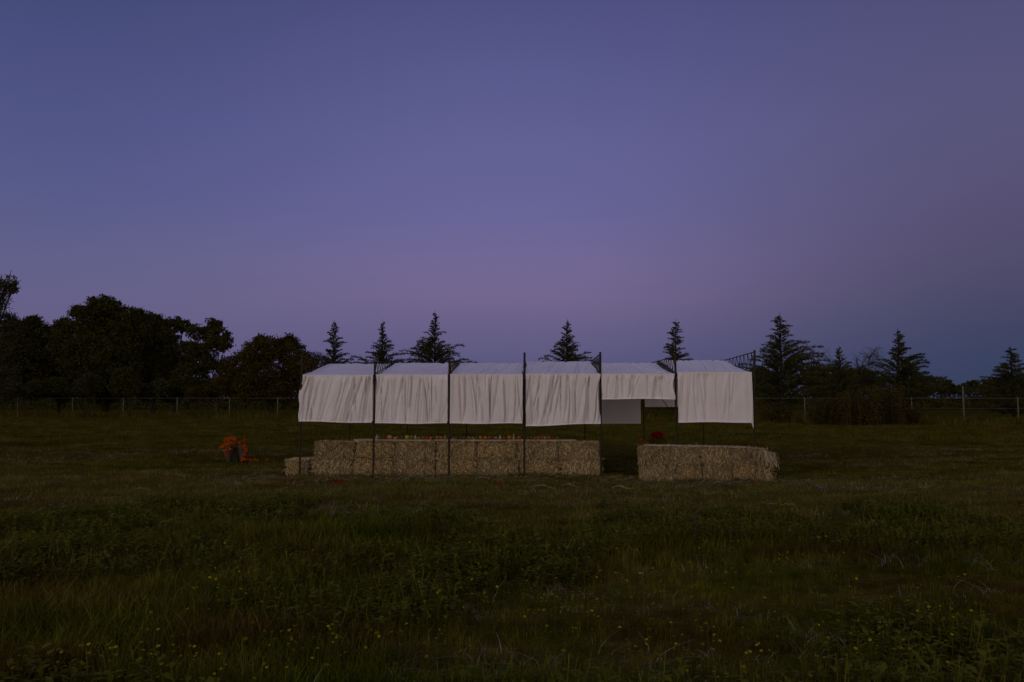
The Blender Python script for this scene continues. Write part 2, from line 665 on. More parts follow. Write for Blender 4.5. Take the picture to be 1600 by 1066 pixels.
def scatter(name, cname, pts, scl, label, cat):
    n = len(pts)
    me = bpy.data.meshes.new(name)
    me.vertices.add(n)
    me.vertices.foreach_set('co', np.asarray(pts, float).ravel())
    k = len(protos[cname].objects)
    rot = np.stack([rng.normal(0, .08, n), rng.normal(0, .08, n), rng.random(n) * 6.283], 1)
    a = me.attributes.new('rot', 'FLOAT_VECTOR', 'POINT')
    a.data.foreach_set('vector', rot.astype(np.float32).ravel())
    a = me.attributes.new('scl', 'FLOAT', 'POINT')
    a.data.foreach_set('value', np.asarray(scl, np.float32))
    a = me.attributes.new('idx', 'INT', 'POINT')
    a.data.foreach_set('value', rng.integers(0, k, n).astype(np.int32))
    me.update()
    o = bpy.data.objects.new(name, me)
    col.objects.link(o)
    ng = bpy.data.node_groups.new(name, 'GeometryNodeTree')
    ng.interface.new_socket('Geometry', in_out='INPUT', socket_type='NodeSocketGeometry')
    ng.interface.new_socket('Geometry', in_out='OUTPUT', socket_type='NodeSocketGeometry')
    G = ng.nodes.new
    gi, go = G('NodeGroupInput'), G('NodeGroupOutput')
    ci = G('GeometryNodeCollectionInfo')
    ci.inputs['Collection'].default_value = protos[cname]
    ci.inputs['Separate Children'].default_value = True
    ci.inputs['Reset Children'].default_value = True
    io = G('GeometryNodeInstanceOnPoints')
    io.inputs['Pick Instance'].default_value = True

    def attr(nm, ty):
        x = G('GeometryNodeInputNamedAttribute')
        x.data_type = ty
        x.inputs[0].default_value = nm
        return x.outputs['Attribute']
    e2r = G('FunctionNodeEulerToRotation')
    lk = ng.links.new
    lk(gi.outputs[0], io.inputs['Points'])
    lk(ci.outputs[0], io.inputs['Instance'])
    lk(attr('rot', 'FLOAT_VECTOR'), e2r.inputs[0])
    lk(e2r.outputs[0], io.inputs['Rotation'])
    lk(attr('scl', 'FLOAT'), io.inputs['Scale'])
    lk(attr('idx', 'INT'), io.inputs['Instance Index'])
    lk(io.outputs[0], go.inputs[0])
    md = o.modifiers.new('scatter', 'NODES')
    md.node_group = ng
    tag(o, label=label, cat=cat, kind='stuff')
    return o


def field_pts(n, y0, y1, half=.78, pad=2.0, power=1.0):
    """points over the wedge in view and some way to its sides"""
    u = rng.random(n)
    y = y0 + (y1 - y0) * u ** power
    # width grows with distance, so choose y with that weight by rejection
    w = half * y + pad
    keep = rng.random(n) < w / (half * y1 + pad)
    y = y[keep]
    x = (rng.random(len(y)) * 2 - 1) * (half * y + pad)
    return x, y


def in_bales(x, y):
    return (((x > -5.7) & (x < 1.85) & (y > 19.1) & (y < 20.1)) | ((x > 2.6) & (x < 5.75) & (y > 18.55) & (y < 19.3)))


# near field, long grass
x, y = field_pts(40000, 3.2, 14.0)
h = vnoise(x * .5, y * .5)
keep = rng.random(len(x)) < .35 + .65 * sstep(h, .25, .6)
x, y, h = x[keep], y[keep], h[keep]
s = (.30 + 1.55 * h ** 1.6 * rng.random(len(x)) + .18) * (1.0 - .6 * sstep(y, 9.5, 13.5))
scatter('long_grass', 'long_grass_set', np.stack([x, y, gz(x, y)], 1), s, 'long uneven dark grass in the foreground of the field', 'grass')
# mid field, short grass
x, y = field_pts(70000, 9, 34)
k = ~in_bales(x, y)
x, y = x[k], y[k]
dens = vnoise(x * .25 + 40, y * .9)
k = rng.random(len(x)) < .3 + .7 * sstep(dens, .25, .55)
x, y = x[k], y[k]
s = .6 + .7 * rng.random(len(x))
scatter('short_grass', 'short_grass_set', np.stack([x, y, gz(x, y)], 1), s, 'short patchy grass around the canvas stand and bales', 'grass')
# far field
x, y = field_pts(30000, 33, 75)
s = 1.2 + 1.1 * rng.random(len(x))
scatter('far_grass', 'short_grass_set', np.stack([x, y, gz(x, y)], 1), s, 'rough meadow grass reaching back to the wire fence', 'grass')
# leafy weeds
x, y = field_pts(15000, 3.2, 13.5)
h = vnoise(x * .7 + 13, y * .7 + 5)
k = h > .50
x, y, h = x[k], y[k], h[k]
scatter('leafy_weeds', 'leafy_weed_set', np.stack([x, y, gz(x, y)], 1), .45 + 1.4 * rng.random(len(x)) ** 1.5, 'dark leafy weeds growing in clumps among the long grass', 'weeds')
# dry tufts
x, y = field_pts(34000, 3.5, 30.0)
h = vnoise(x * .45 + 71, y * 1.1 + 15) + .35 * (rng.random(len(x)) - .5)
k = (h > .62) & ~in_bales(x, y)
x, y = x[k], y[k]
scatter('dry_grass', 'dry_tuft_set', np.stack([x, y, gz(x, y)], 1), .5 + .8 * rng.random(len(x)), 'pale dry grass tufts scattered through the field', 'grass')
# yellow wild flowers: clusters given by where they stand in the photograph's foreground
fx, fy = [], []
for (px, py, n, sx, sy) in [(330, 960, 16, 60, 30), (240, 1045, 30, 90, 12), (470, 1030, 22, 70, 18), (400, 900, 8, 40, 25), (620, 850, 10, 40, 15),
                            (760, 880, 14, 50, 18), (850, 930, 22, 60, 35), (960, 970, 30, 70, 40), (1010, 940, 14, 50, 30), (620, 1020, 12, 50, 15),
                            (1150, 880, 10, 40, 20), (1230, 890, 14, 60, 20), (1320, 950, 24, 80, 30), (1420, 970, 20, 70, 30), (1370, 1030, 30, 70, 15),
                            (1100, 1040, 14, 70, 15), (1460, 850, 3, 40, 10), (1180, 1000, 10, 60, 25), (700, 980, 10, 60, 30), (520, 870, 6, 40, 15)]:
    for _ in range(int(n * 1.3)):
        qx = random.gauss(px, sx)
        qy = min(1062, max(815, random.gauss(py, sy)))
        d = CR @ Vector(((qx - 800) / F, (533 - qy) / F, -1.0))
        t = (EYE - .2) / -d.z
        fx.append(d.x * t)
        fy.append(d.y * t)
fx, fy = np.array(fx), np.array(fy)
ex, ey = field_pts(1500, 3.2, 15)
k = vnoise(ex * .6 + 33, ey * .6 + 2) > .86
fx, fy = np.concatenate([fx, ex[k]]), np.concatenate([fy, ey[k]])
scatter('wildflowers', 'flower_set', np.stack([fx, fy, gz(fx, fy)], 1), .7 + .5 * rng.random(len(fx)), 'small yellow wildflowers dotted over the foreground weeds', 'flowers')
# loose straw round the bales and on the mown strip
x = np.concatenate([rng.normal(-1.9, 3.0, 170), rng.normal(4.2, 1.0, 60), rng.uniform(-9, 9, 70)])
y = np.concatenate([rng.normal(18.4, .5, 170), rng.normal(17.9, .4, 60), rng.uniform(9, 18, 70)])
k = ~in_bales(x, y)
x, y = x[k], y[k]
scatter('loose_straw', 'loose_straw_set', np.stack([x, y, gz(x, y)], 1), .6 + .8 * rng.random(len(x)), 'loose straw fallen on the grass in front of the bales', 'straw')
# taller grass at the foot of the bales
x = np.concatenate([rng.uniform(-5.6, 1.9, 110), rng.normal(0.0, .35, 60), rng.uniform(2.5, 5.6, 34), rng.normal(3.75, .25, 26), rng.normal(-5.0, .3, 20)])
y = np.concatenate([rng.normal(18.85, .12, 110), rng.normal(18.9, .10, 60), rng.normal(18.3, .10, 34), rng.normal(18.35, .08, 26), rng.normal(18.7, .1, 20)])
s = np.concatenate([rng.uniform(.4, .9, 110), rng.uniform(.8, 1.25, 60), rng.uniform(.4, .8, 34), rng.uniform(.7, 1.1, 26), rng.uniform(.5, .8, 20)])
scatter('edge_grass', 'long_grass_set', np.stack([x, y, gz(x, y)], 1), s * .62, 'unmown grass tufts along the foot of the straw bales', 'grass')

# ------------------------------------------------------------------ fence line
FA, FB = Vector((X(20, 76), 76, 0)), Vector((X(1590, 56), 56, 0))


def fence_pt(px):
    """point of the straight fence line seen at photograph column px"""
    d = CR @ Vector(((px - 800) / F, (533 - 622) / F, -1.0))
    dx, dy = FB.x - FA.x, FB.y - FA.y
    t = (FA.x * d.y - FA.y * d.x) / (dy * d.x - dx * d.y)
    return Vector((FA.x + dx * t, FA.y + dy * t, 0))


fence = empty('chain_link_fence', (0, 0, 0), label='long low wire fence with pale posts across the back of the field', cat='fence')
post_px = [-140, -56, 28, 114, 193, 277, 359, 434, 512, 592, 672, 755, 838, 921, 1006, 1090, 1173, 1257, 1340, 1424, 1505, 1590, 1675, 1760]
fpts = [fence_pt(p) for p in post_px]
FH = 1.86
for p, q in zip(post_px, fpts):
    hh = 2.62 if p == 1505 else FH
    mb = MB()
    zb = float(gz(q.x, q.y))
    mb.tube([(q.x, q.y, zb - .2), (q.x, q.y, zb + hh)], .042 if p != 1505 else .055, 8)
    mb.lathe([(.055, 0), (.058, .03), (.03, .06), (.002, .07)], 8, c=(q.x, q.y, zb + hh))
    o = mb.build('post', M['galv'], fence)
    if p == 1505:
        o['label'] = 'taller post standing well above the top rail'
mb = MB()
mb.tube([(q.x, q.y, FH - .03) for q in fpts], .015, 6)
mb.build('top_rail', M['galv'], fence)
mb = MB()
mb.tube([(q.x, q.y, 1.12) for q in fpts if q.x > 20], .009, 6)
mb.build('middle_rail', M['galv'], fence)
mb = MB()
A, Bp = fpts[0], fpts[-1]
D = (Bp - A)
LEN = D.length
D.normalize()
nrm = Vector((-D.y, D.x, 0))
cnt = int(LEN / .16)
hh = FH - .06
for sgn in (1, -1):
    s0 = np.arange(cnt) * .16
    base = np.array(A)[None] + np.array(D)[None] * s0[:, None]
    top = base + np.array(D)[None] * hh * sgn * .9
    off = np.array(nrm) * .004 * sgn
    base = base + off + [0, 0, .03]
    top = top + off + [0, 0, hh]
    w = np.array(D) * .0012
    v = np.stack([base - w, base + w, top + w, top - w], 1).reshape(-1, 3)
    mb.add(v, np.arange(cnt * 4).reshape(-1, 4))
mb.build('wire_mesh', M['wire'], fence, kind='stuff')

# rough growth along the fence and the far margin
x = rng.uniform(-62, 46, 2600)
t = (x - FA.x) / (FB.x - FA.x)
y = FA.y + (FB.y - FA.y) * t + rng.normal(0, 1.6, len(x)) + 1.0
scatter('fence_weeds', 'far_tuft_set', np.stack([x, y, gz(x, y)], 1), rng.uniform(.4, 1.3, len(x)), 'rough weeds and rank grass along the wire fence', 'weeds')


# ------------------------------------------------------------------ trees
def unit(n):
    v = rng.normal(0, 1, (n, 3))
    return v / np.linalg.norm(v, axis=1, keepdims=True)


def leaf_quads(mb, c, size, flat=0.0, tone=None):
    n = len(c)
    a = unit(n)
    b_ = unit(n)
    b_ = np.cross(a, b_)
    b_ /= np.linalg.norm(b_, axis=1, keepdims=True) + 1e-9
    sz = size * rng.uniform(.6, 1.3, n)[:, None]
    a = a * sz
    b_ = b_ * sz * .55
    v = np.stack([c - a, c - b_, c + a, c + b_], 1).reshape(-1, 3)
    tn = np.repeat(rng.random(n) if tone is None else tone, 4)
    mb.add(v, np.arange(n * 4).reshape(-1, 4), tn)


def broad_tree(name, Y, base_px, lobes, label, cat='tree', mat='leaf', leaf=.13, dens=1.0, trunk_r=.22, trunks=1, group=None, bark='bark', fill=0):
    """lobes: (px, py, r_px) in the photograph, given real depth round the trunk"""
    bx = X(base_px, Y)
    root = empty(name, (bx, Y, 0), label=label, cat=cat, group=group)
    k = Y / F
    cr = MB()
    tr = MB()
    L_ = []
    for (px, py, r) in lobes:
        p = at(px, py, Y)
        dy = random.uniform(-.6, .6) * r * k
        L_.append((np.array([p.x - bx, dy, p.z]), r * k))
    if fill:
        x0_, x1_ = min(l_[0] for l_ in lobes), max(l_[0] for l_ in lobes)
        for px in np.arange(x0_, x1_ + 1, 19):
            for py, r in ((616, 10), (603, 14), (585, 15), (568, 14)):
                if py < fill:
                    continue
                p = at(px + random.uniform(-5, 5), py + random.uniform(-4, 4), Y)
                L_.append((np.array([p.x - bx, random.uniform(-.5, .5), p.z]), r * k))
    top = max(c[2] for c, r in L_)
    for tk in range(trunks):
        ox = random.uniform(-.6, .6) if trunks > 1 else 0
        pts = [(ox, 0, -.2), (ox + random.uniform(-.1, .1), 0, top * .3), (ox + random.uniform(-.3, .3), 0, top * .62)]
        tr.tube(pts, [trunk_r, trunk_r * .75, trunk_r * .4], 7)
        for c, r in L_:
            if trunks > 1 and random.random() < .5:
                continue
            s0 = np.array([ox, 0, min(c[2] * .55, top * .5)])
            mid = (s0 + c) / 2 + np.array([0, 0, -.15 * r])
            tr.tube([s0, mid, c, c + (c - mid) * .35], [trunk_r * .45, trunk_r * .3, trunk_r * .14, .02], 5, cap=False)
            for _ in range(5):
                e = c + unit(1)[0] * r * .95
                tr.tube([mid * .4 + c * .6, (c + e) / 2, e], [.05, .03, .012], 4, cap=False)
    for c, r in L_:
        # clumps on and inside the lobe: uneven outline, gaps between clumps
        nc = int(54 * dens * max(.5, r) ** 1.6)
        u = unit(nc)
        rad = r * rng.uniform(.35, 1.08, nc) ** .6
        cc_ = c + u * rad[:, None] * np.array([1.0, 1.0, .92])
        cc_ = cc_[cc_[:, 2] > .15]
        tone_c = rng.random(len(cc_))
        for q, tn in zip(cc_, tone_c):
            nl_ = random.randint(26, 44)
            sp = random.uniform(.16, .38) * (.7 + .3 * min(r, 2))
            pp = q + np.clip(rng.normal(0, .8, (nl_, 3)), -1.25, 1.25) * sp * np.array([1, 1, .75])
            pp = pp[pp[:, 2] > .05]
            if len(pp):
                leaf_quads(cr, pp, leaf, tone=np.clip(tn * .7 + rng.random(len(pp)) * .3, 0, 1))
    tr.build('trunk', M[bark], root)
    cr.build('crown', M[mat], root, smooth=False)
    return root


TG = 'dark broadleaf trees beyond the fence'
broad_tree('broadleaf_tree', 62, -22, [(-15, 470, 26), (8, 448, 15), (14, 442, 12), (-8, 495, 22), (10, 500, 12), (-30, 530, 34), (-5, 545, 20), (22, 452, 6)],
           'airy fine-leaved tree cut by the left edge of the picture', mat='leaf3', leaf=.085, dens=.7, group=TG, fill=580)
broad_tree('broadleaf_tree', 80, 35, [(22, 520, 26), (45, 518, 24), (35, 550, 34), (8, 560, 30), (60, 570, 30), (30, 592, 34), (18, 508, 12), (50, 504, 10)],
           'rounded dark tree standing just right of the airy edge tree', group=TG, fill=560)
broad_tree('broadleaf_tree', 84, 92, [(88, 522, 16), (102, 515, 14), (78, 540, 22), (105, 550, 26), (92, 575, 34), (100, 505, 8), (75, 520, 10)],
           'low pointed dark tree tucked left of the tallest broadleaf', group=TG, fill=560)
broad_tree('broadleaf_tree', 78, 165, [(155, 480, 20), (170, 485, 20), (135, 500, 26), (165, 520, 40), (198, 500, 24), (205, 525, 34), (125, 535, 34), (150, 560, 46), (190, 570, 46), (160, 594, 40), (120, 488, 9), (214, 492, 10)],
           'tallest and broadest dark tree, dense domed crown', trunk_r=.35, group=TG, fill=560)
broad_tree('broadleaf_tree', 82, 240, [(228, 510, 18), (245, 508, 17), (240, 540, 34), (225, 570, 38), (255, 580, 34), (236, 498, 8)],
           'mid-height dark tree leaning against the tallest crown on its right', group=TG, fill=560)
broad_tree('broadleaf_tree', 80, 275, [(272, 505, 11), (284, 510, 10), (266, 528, 18), (280, 560, 26), (268, 590, 28), (262, 505, 8)],
           'narrow ragged tree with sky showing on its right side', dens=.85, group=TG, fill=560)
broad_tree('broadleaf_tree', 76, 340, [(331, 506, 12), (325, 522, 16), (342, 528, 16), (306, 520, 11), (352, 540, 11), (300, 545, 14), (325, 548, 18), (300, 590, 24), (310, 566, 15), (330, 570, 12), (350, 572, 12), (350, 590, 16)],
           'separate tree with bare pale trunk left of the round bush', dens=.75, trunk_r=.16, bark='barkpale', group=TG, fill=600)
broad_tree('round_bush', 72, 425, [(425, 545, 20), (400, 555, 24), (450, 550, 24), (475, 570, 22), (380, 575, 26), (420, 585, 40), (465, 595, 28), (360, 600, 22), (395, 605, 26), (440, 612, 24), (405, 530, 6), (453, 530, 7)],
           'big rounded brownish bush left of the canvas stand', cat='bush', mat='leaf2', leaf=.11, dens=1.1)
broad_tree('airy_shrub', 74, 492, [(482, 562, 12), (496, 560, 11), (510, 575, 14), (488, 590, 18), (512, 600, 18), (478, 555, 5)],
           'thin feathery shrub between the round bush and first cedar', cat='bush', leaf=.06, dens=.6)
bushes = [
    (30, 74, [(25, 606, 12), (45, 610, 10), (8, 610, 10)], 'pale low bush at the far left foot of the trees', 'leaf3'),
    (140, 73, [(132, 606, 14), (150, 600, 13), (142, 592, 9)], 'greyish low bush under the tallest tree', 'leaf3'),
    (245, 75, [(235, 608, 12), (255, 606, 13)], 'small low bush beneath the gap in the trees', 'leaf3'),
    (312, 72, [(305, 612, 9), (320, 612, 9)], 'little brown bush at the foot of the pale trunk', 'leaf2'),
    (200, 74, [(190, 604, 15), (210, 606, 14), (200, 590, 16)], 'dark hedge bush below the broad tree', 'leaf'),
    (70, 75, [(62, 606, 13), (82, 602, 15), (100, 604, 13)], 'dark low bush between the two left trees', 'leaf'),
    (285, 75, [(275, 602, 14), (295, 600, 13), (330, 604, 12), (350, 606, 12)], 'dark scrub running under the separate tree', 'leaf'),
]
for bx, Yb, lb, lab, mt in bushes:
    broad_tree('low_bush', Yb, bx, lb, lab, cat='bush', mat=mt, leaf=.09, dens=1.6, trunk_r=.06, trunks=3, group='low bushes along the fence')


def conifer(px, top_py, Y, prof, label, side=0.0, longs=(), lean=0., nb=None, up=.85, mat='needle', name='cedar_tree'):
    """prof: (height fraction, reach in photograph pixels) pairs from foot to tip; branches climb and droop at the tip"""
    root = empty(name, (X(px, Y), Y, 0), label=label, cat='tree', group='young cedars along the fence')
    H = at(px, top_py, Y).z
    k = Y / F
    tr, cr = MB(), MB()
    npt = 9
    hs = np.linspace(0, 1, npt)
    wob = np.cumsum(rng.normal(0, .02, npt))
    path = np.stack([wob + lean * hs ** 2 * H, np.zeros(npt), hs * H], 1)
    path[0, 2] = -.2
    tr.tube(path, .16 * (1 - hs) ** .8 + .012, 7)

    def axis(h):
        return np.array([np.interp(h, hs, path[:, 0]), 0, h * H])
    pf, pr = np.array([p[0] for p in prof]), np.array([p[1] for p in prof]) * k
    nb = nb or int(H * 29)
    pr = pr * (1.12 - .34 * sstep(pf, .35, .8))
    br = []
    hh_ = .05 + .91 * (np.arange(nb) + rng.random(nb)) / nb
    for h in hh_:
        reach = float(np.interp(h, pf, pr))
        L1 = reach * random.choice([random.uniform(.3, .7), random.uniform(.5, .9), random.uniform(.8, 1.22)])
        a = random.uniform(0, 2 * math.pi)
        if side and math.cos(a) * side > 0:
            L1 *= 1 + abs(side)
        br.append((h, L1, a, random.uniform(.75, 1.15) * up))
    for (h, reach_px, sgn, u_) in longs:
        br.append((h, reach_px * k, (0 if sgn > 0 else math.pi) + random.uniform(-.25, .25), u_))
        br.append((h + .01, reach_px * k * .8, (0 if sgn > 0 else math.pi) + random.uniform(-.5, .5), u_))
    for h, L1, a, upk in br:
        p0 = axis(h)
        dx, dy = math.cos(a), math.sin(a)
        m_ = 7
        tt = np.linspace(0, 1, m_)
        rise = upk * L1 * (1.30 * tt - .62 * tt ** 2.6)
        pts = np.stack([p0[0] + dx * L1 * tt, p0[1] + dy * L1 * tt, p0[2] + rise], 1)
        if pts[-1][2] > H * 1.0:
            pts[:, 2] -= (pts[:, 2] - p0[2]) * .5
        tr.tube(pts, np.linspace(.022, .006, m_), 3, cap=False)
        ntw = int(12 + L1 * 40)
        ts = rng.uniform(.12, 1.04, ntw)
        q = np.stack([np.interp(ts, tt, pts[:, i]) for i in range(3)], 1)
        tdir = pts[-1] - pts[0]
        tdir = tdir / (np.linalg.norm(tdir) + 1e-6)
        dirn = tdir * 1.25 + rng.normal(0, .50, (ntw, 3)) + np.array([0, 0, -.05])
        dirn[:, 2] += .30 * upk - .30 * ts
        dirn /= np.linalg.norm(dirn, axis=1, keepdims=True)
        ln = (.09 + .40 * min(1, L1 / 1.7) * (1.1 - ts * .55)) * rng.uniform(.6, 1.25, ntw)
        sd = np.cross(dirn, unit(ntw))
        sd /= np.linalg.norm(sd, axis=1, keepdims=True) + 1e-9
        wd = rng.uniform(.016, .036, ntw)[:, None]
        end = q + dirn * ln[:, None] + np.array([0, 0, -.03])
        mid = q + dirn * ln[:, None] * .45
        v = np.stack([q, mid - sd * wd, end, mid + sd * wd], 1).reshape(-1, 3)
        cr.add(v, np.arange(ntw * 4).reshape(-1, 4), np.repeat(np.clip(rng.normal(.45, .22, ntw), 0, 1), 4))
    tr.build('trunk', M['bark'], root)
    cr.build('crown', M[mat], root, smooth=False)
    return root


conifer(520, 499, 78, [(0, 45), (.3, 34), (.5, 22), (.7, 15), (.88, 9), (1, 1)], 'slim cedar at the left end of the canvas roof', longs=[(.33, 30, 1, .9), (.38, 26, -1, .8), (.72, 18, 1, .5), (.74, 15, -1, .5)])
conifer(596, 499, 76, [(0, 55), (.35, 42), (.5, 27), (.7, 15), (.88, 8), (1, 1)], 'cedar with wide lower boughs behind the second roof bay', longs=[(.34, 38, 1, .8), (.36, 38, -1, .8), (.42, 30, 1, .7), (.70, 16, 1, .5)])
conifer(680, 484, 74, [(0, 60), (.3, 50), (.5, 36), (.7, 18), (.88, 8), (1, 1)], 'tallest cedar of the left trio, leader thin and straight', longs=[(.34, 46, -1, .8), (.34, 42, 1, 1.0), (.5, 28, 1, .9), (.3, 56, 1, .5), (.52, 28, -1, .8)])
conifer(887, 498, 75, [(0, 60), (.3, 44), (.5, 30), (.7, 18), (.88, 9), (1, 1)], 'cedar alone in the sky behind the fourth roof bay', longs=[(.38, 46, -1, .5), (.38, 42, 1, .8), (.5, 30, 1, .8), (.66, 20, 1, .7), (.7, 16, -1, .7)])
conifer(1056, 498, 77, [(0, 50), (.3, 32), (.5, 22), (.7, 15), (.88, 10), (1, 4)], 'cedar with drooping tip behind the short canvas bay', lean=.012, up=.55, longs=[(.40, 36, 1, .3), (.5, 26, 1, .7), (.6, 18, -1, .7), (.85, 12, -1, .1)])
conifer(1222, 488, 66, [(0, 70), (.25, 62), (.45, 44), (.6, 28), (.75, 19), (.88, 10), (1, 3)], 'largest cedar, broad with drooping tip, right of the stand', side=.12, up=.6,
        longs=[(.30, 85, 1, .6), (.36, 78, 1, .6), (.40, 68, 1, .7), (.5, 60, 1, .7), (.62, 42, 1, .6), (.3, 42, -1, 1.1), (.25, 46, -1, .9), (.86, 17, 1, .2), (.90, 12, -1, .4)])
conifer(1313, 540, 63, [(0, 46), (.35, 36), (.6, 20), (.8, 11), (1, 1)], 'small cedar between the two large right-hand cedars', longs=[(.4, 26, 1, .9), (.4, 24, -1, .9)])
conifer(1406, 512, 64, [(0, 60), (.25, 50), (.45, 36), (.62, 22), (.78, 13), (.9, 7), (1, 1)], 'bushy cedar with upswept boughs beyond the brown thicket', side=.08, up=.8,
        longs=[(.30, 44, 1, .8), (.26, 48, 1, .5), (.38, 32, 1, .9), (.22, 42, 1, .9), (.34, 30, -1, .8)])
conifer(1583, 540, 66, [(0, 66), (.3, 52), (.5, 34), (.7, 22), (.88, 12), (1, 3)], 'flat-boughed cedar at the right edge of the picture', up=.35, longs=[(.38, 46, -1, .2), (.36, 74, -1, .1), (.55, 32, -1, .3), (.7, 24, -1, .1), (.4, 40, 1, .3)])

# bare branching tree between the right cedars
root = empty('bare_tree', (X(1345, 67), 67, 0), label='bare leafless tree with arching branches among the right cedars', cat='tree')
tr, tw = MB(), MB()
tr.tube([(0, 0, -.2), (.1, 0, 1.6), (.25, 0, 3.0)], [.13, .11, .08], 7)


def limb(p, d, ln, r, lev):
    pts = [p]
    q, dd = np.array(p, float), np.array(d, float)
    for _ in range(5):
        dd = dd + rng.normal(0, .16, 3) + np.array([0, 0, -.06 if lev else .02])
        dd /= np.linalg.norm(dd)
        q = q + dd * ln / 5
        pts.append(q.copy())
    (tr if lev < 2 else tw).tube(pts, np.linspace(r, r * .45, 6), 4, cap=False, tone=random.random())
    if lev < 3:
        for i in range(1, 6):
            for _ in range(2 if lev else 1):
                nd = dd * .6 + rng.normal(0, .6, 3) + np.array([0, 0, .25])
                nd /= np.linalg.norm(nd)
                limb(pts[i], nd, ln * random.uniform(.4, .62), r * .5, lev + 1)


for dv, ln_ in (((-.75, .1, .8), 3.4), ((-.35, -.2, 1), 2.8), ((.2, .1, 1), 2.6), ((.75, 0, .7), 2.9), ((-.6, .2, .35), 2.4), ((.9, -.1, .45), 2.2)):
    limb((.15, 0, 2.2 + random.uniform(-.5, .6)), dv, ln_, .05, 0)
tr.build('trunk', M['bark'], root)
tw.build('twigs', M['twig'], root, kind='stuff')


def thicket(px, Y, w_px, top_py, n, label, lean=.25):
    """many upright stems from one root with sparse leaves"""
    bx = X(px, Y)
    root = empty('thicket', (bx, Y, 0), label=label, cat='thicket', group='brown thickets along the fence')
    H = at(px, top_py, Y).z
    k = Y / F
    st, lf = MB(), MB()
    for _ in range(n):
        x0 = random.uniform(-.5, .5) * w_px * k
        y0 = random.gauss(0, .5)
        h = H * random.uniform(.45, 1.05)
        dx, dy = random.gauss(0, lean) * h * .5, random.gauss(0, lean) * h * .4
        t = np.linspace(0, 1, 5)
        pts = np.stack([x0 + dx * t ** 1.5, y0 + dy * t ** 1.5, -.05 + h * t], 1)
        st.tube(pts, np.linspace(.016, .005, 5), 3, cap=False, tone=random.random())
        nl_ = 44
        tt = rng.uniform(.08, 1, nl_)
        c = np.stack([np.interp(tt, t, pts[:, i]) for i in range(3)], 1) + rng.normal(0, .13, (nl_, 3))
        leaf_quads(lf, c, .075, tone=rng.random(nl_))
    st.build('stems', M['twig'], root, kind='stuff')
    lf.build('foliage', M['leaf2'], root, smooth=False)


thicket(1290, 55, 44, 622, 90, 'brown upright thicket in front of the fence, nearest its lone pale post')
thicket(1335, 54, 50, 606, 110, 'tall middle brown thicket hiding the fence top rail')
thicket(1385, 55, 50, 600, 110, 'dark reddish thicket below the upswept cedar')
thicket(1420, 57, 30, 634, 40, 'low thin thicket beside the post at its right end')
thicket(1215, 60, 40, 628, 60, 'low brown scrub to the right of the last canvas panel')

# dark hedge-like trees further back, one by one along the right and behind the stand
far = [(1190, 74, [(1185, 590, 16), (1200, 596, 16), (1180, 604, 14)], 'dark bush half hidden behind the last stand post'),
       (1275, 76, [(1268, 590, 18), (1290, 592, 20), (1280, 606, 16)], 'dark bush filling the foot of the largest cedar'),
       (1335, 78, [(1320, 594, 18), (1345, 592, 18), (1360, 596, 18), (1335, 606, 16)], 'dark bush under the bare tree'),
       (1440, 90, [(1435, 598, 14), (1450, 602, 14), (1425, 604, 12)], 'dark bush at the right foot of the upswept cedar'),
       (1477, 120, [(1472, 600, 8), (1480, 602, 8), (1466, 608, 8), (1486, 609, 7)], 'small round far tree standing clear on the horizon'),
       (1515, 115, [(1505, 608, 9), (1520, 604, 9), (1535, 608, 8)], 'low far tree behind the taller fence post'),
       (1555, 100, [(1545, 604, 11), (1565, 602, 12), (1580, 606, 12), (1600, 602, 14)], 'low dark tree under the flat-boughed cedar'),
       (1640, 100, [(1625, 600, 14), (1650, 598, 16), (1680, 602, 14)], 'dark tree just past the right edge')]
for bx, Yb, lb, lab in far:
    broad_tree('far_tree', Yb, bx, lb, lab, cat='tree', leaf=.13, dens=1.0, trunk_r=.12, trunks=2, group='low dark trees far along the horizon')
for i, bx in enumerate([560, 640, 720, 800, 870, 950, 1010, 1080, 1140]):
    w = 22
    hl = ['leftmost hedge tree behind the first canvas bay', 'hedge tree behind the second canvas bay', 'hedge tree behind the seam of second and third bays',
          'hedge tree behind the tall middle post', 'hedge tree behind the fourth canvas bay', 'hedge tree behind the short canvas bay', 'hedge tree seen through the open gap',
          'hedge tree behind the left half of the last bay', 'rightmost hedge tree behind the last canvas bay'][i]
    broad_tree('hedge_tree', 92 + (i % 3) * 4, bx, [(bx - w, 604, 15), (bx, 600 - 3 * (i % 2), 16), (bx + w, 605, 14), (bx + w * 1.7, 610, 11)],
               hl, cat='tree', leaf=.15, dens=.7, trunk_r=.1, trunks=2, group='hedge trees hidden behind the stand')

mb = MB()
n = 46000
hx = rng.uniform(-150, 150, n)
hy = 128 + rng.normal(0, 1.6, n)
ht = 2.3 + 1.5 * vnoise(hx * .12, hx * 0 + 7) + .7 * vnoise(hx * .6, hx * 0 + 3)
hz = ht * rng.random(n) ** .8
leaf_quads(mb, np.stack([hx, hy, hz], 1), .24)
for q in np.arange(-150, 150, 1.7):
    mb.tube([(q, 128, -.1), (q + random.uniform(-.3, .3), 128.2, 1.4)], .07, 4, tone=.2)
o = mb.build('far_hedgerow', M['leaf'], smooth=False, kind='stuff', label='continuous dark hedgerow low on the horizon behind all the trees', cat='hedge')

# ------------------------------------------------------------------ canvas stand frame
YF, YM, YB = 18.93, 21.55, 24.2
PX = [470.5, 584.5, 702, 819, 938.5, 1056, 1175]
TOPZ = [2.90, 2.72, 2.75, 2.92, 2.93, 2.86, 2.97]
frame = empty('stand_frame', (X(825, YF), YF, 0), label='black iron frame of posts and lattice trusses carrying the white canvas', cat='frame')
fo = Vector(frame.location)


def loc(p):
    return Vector(p) - fo


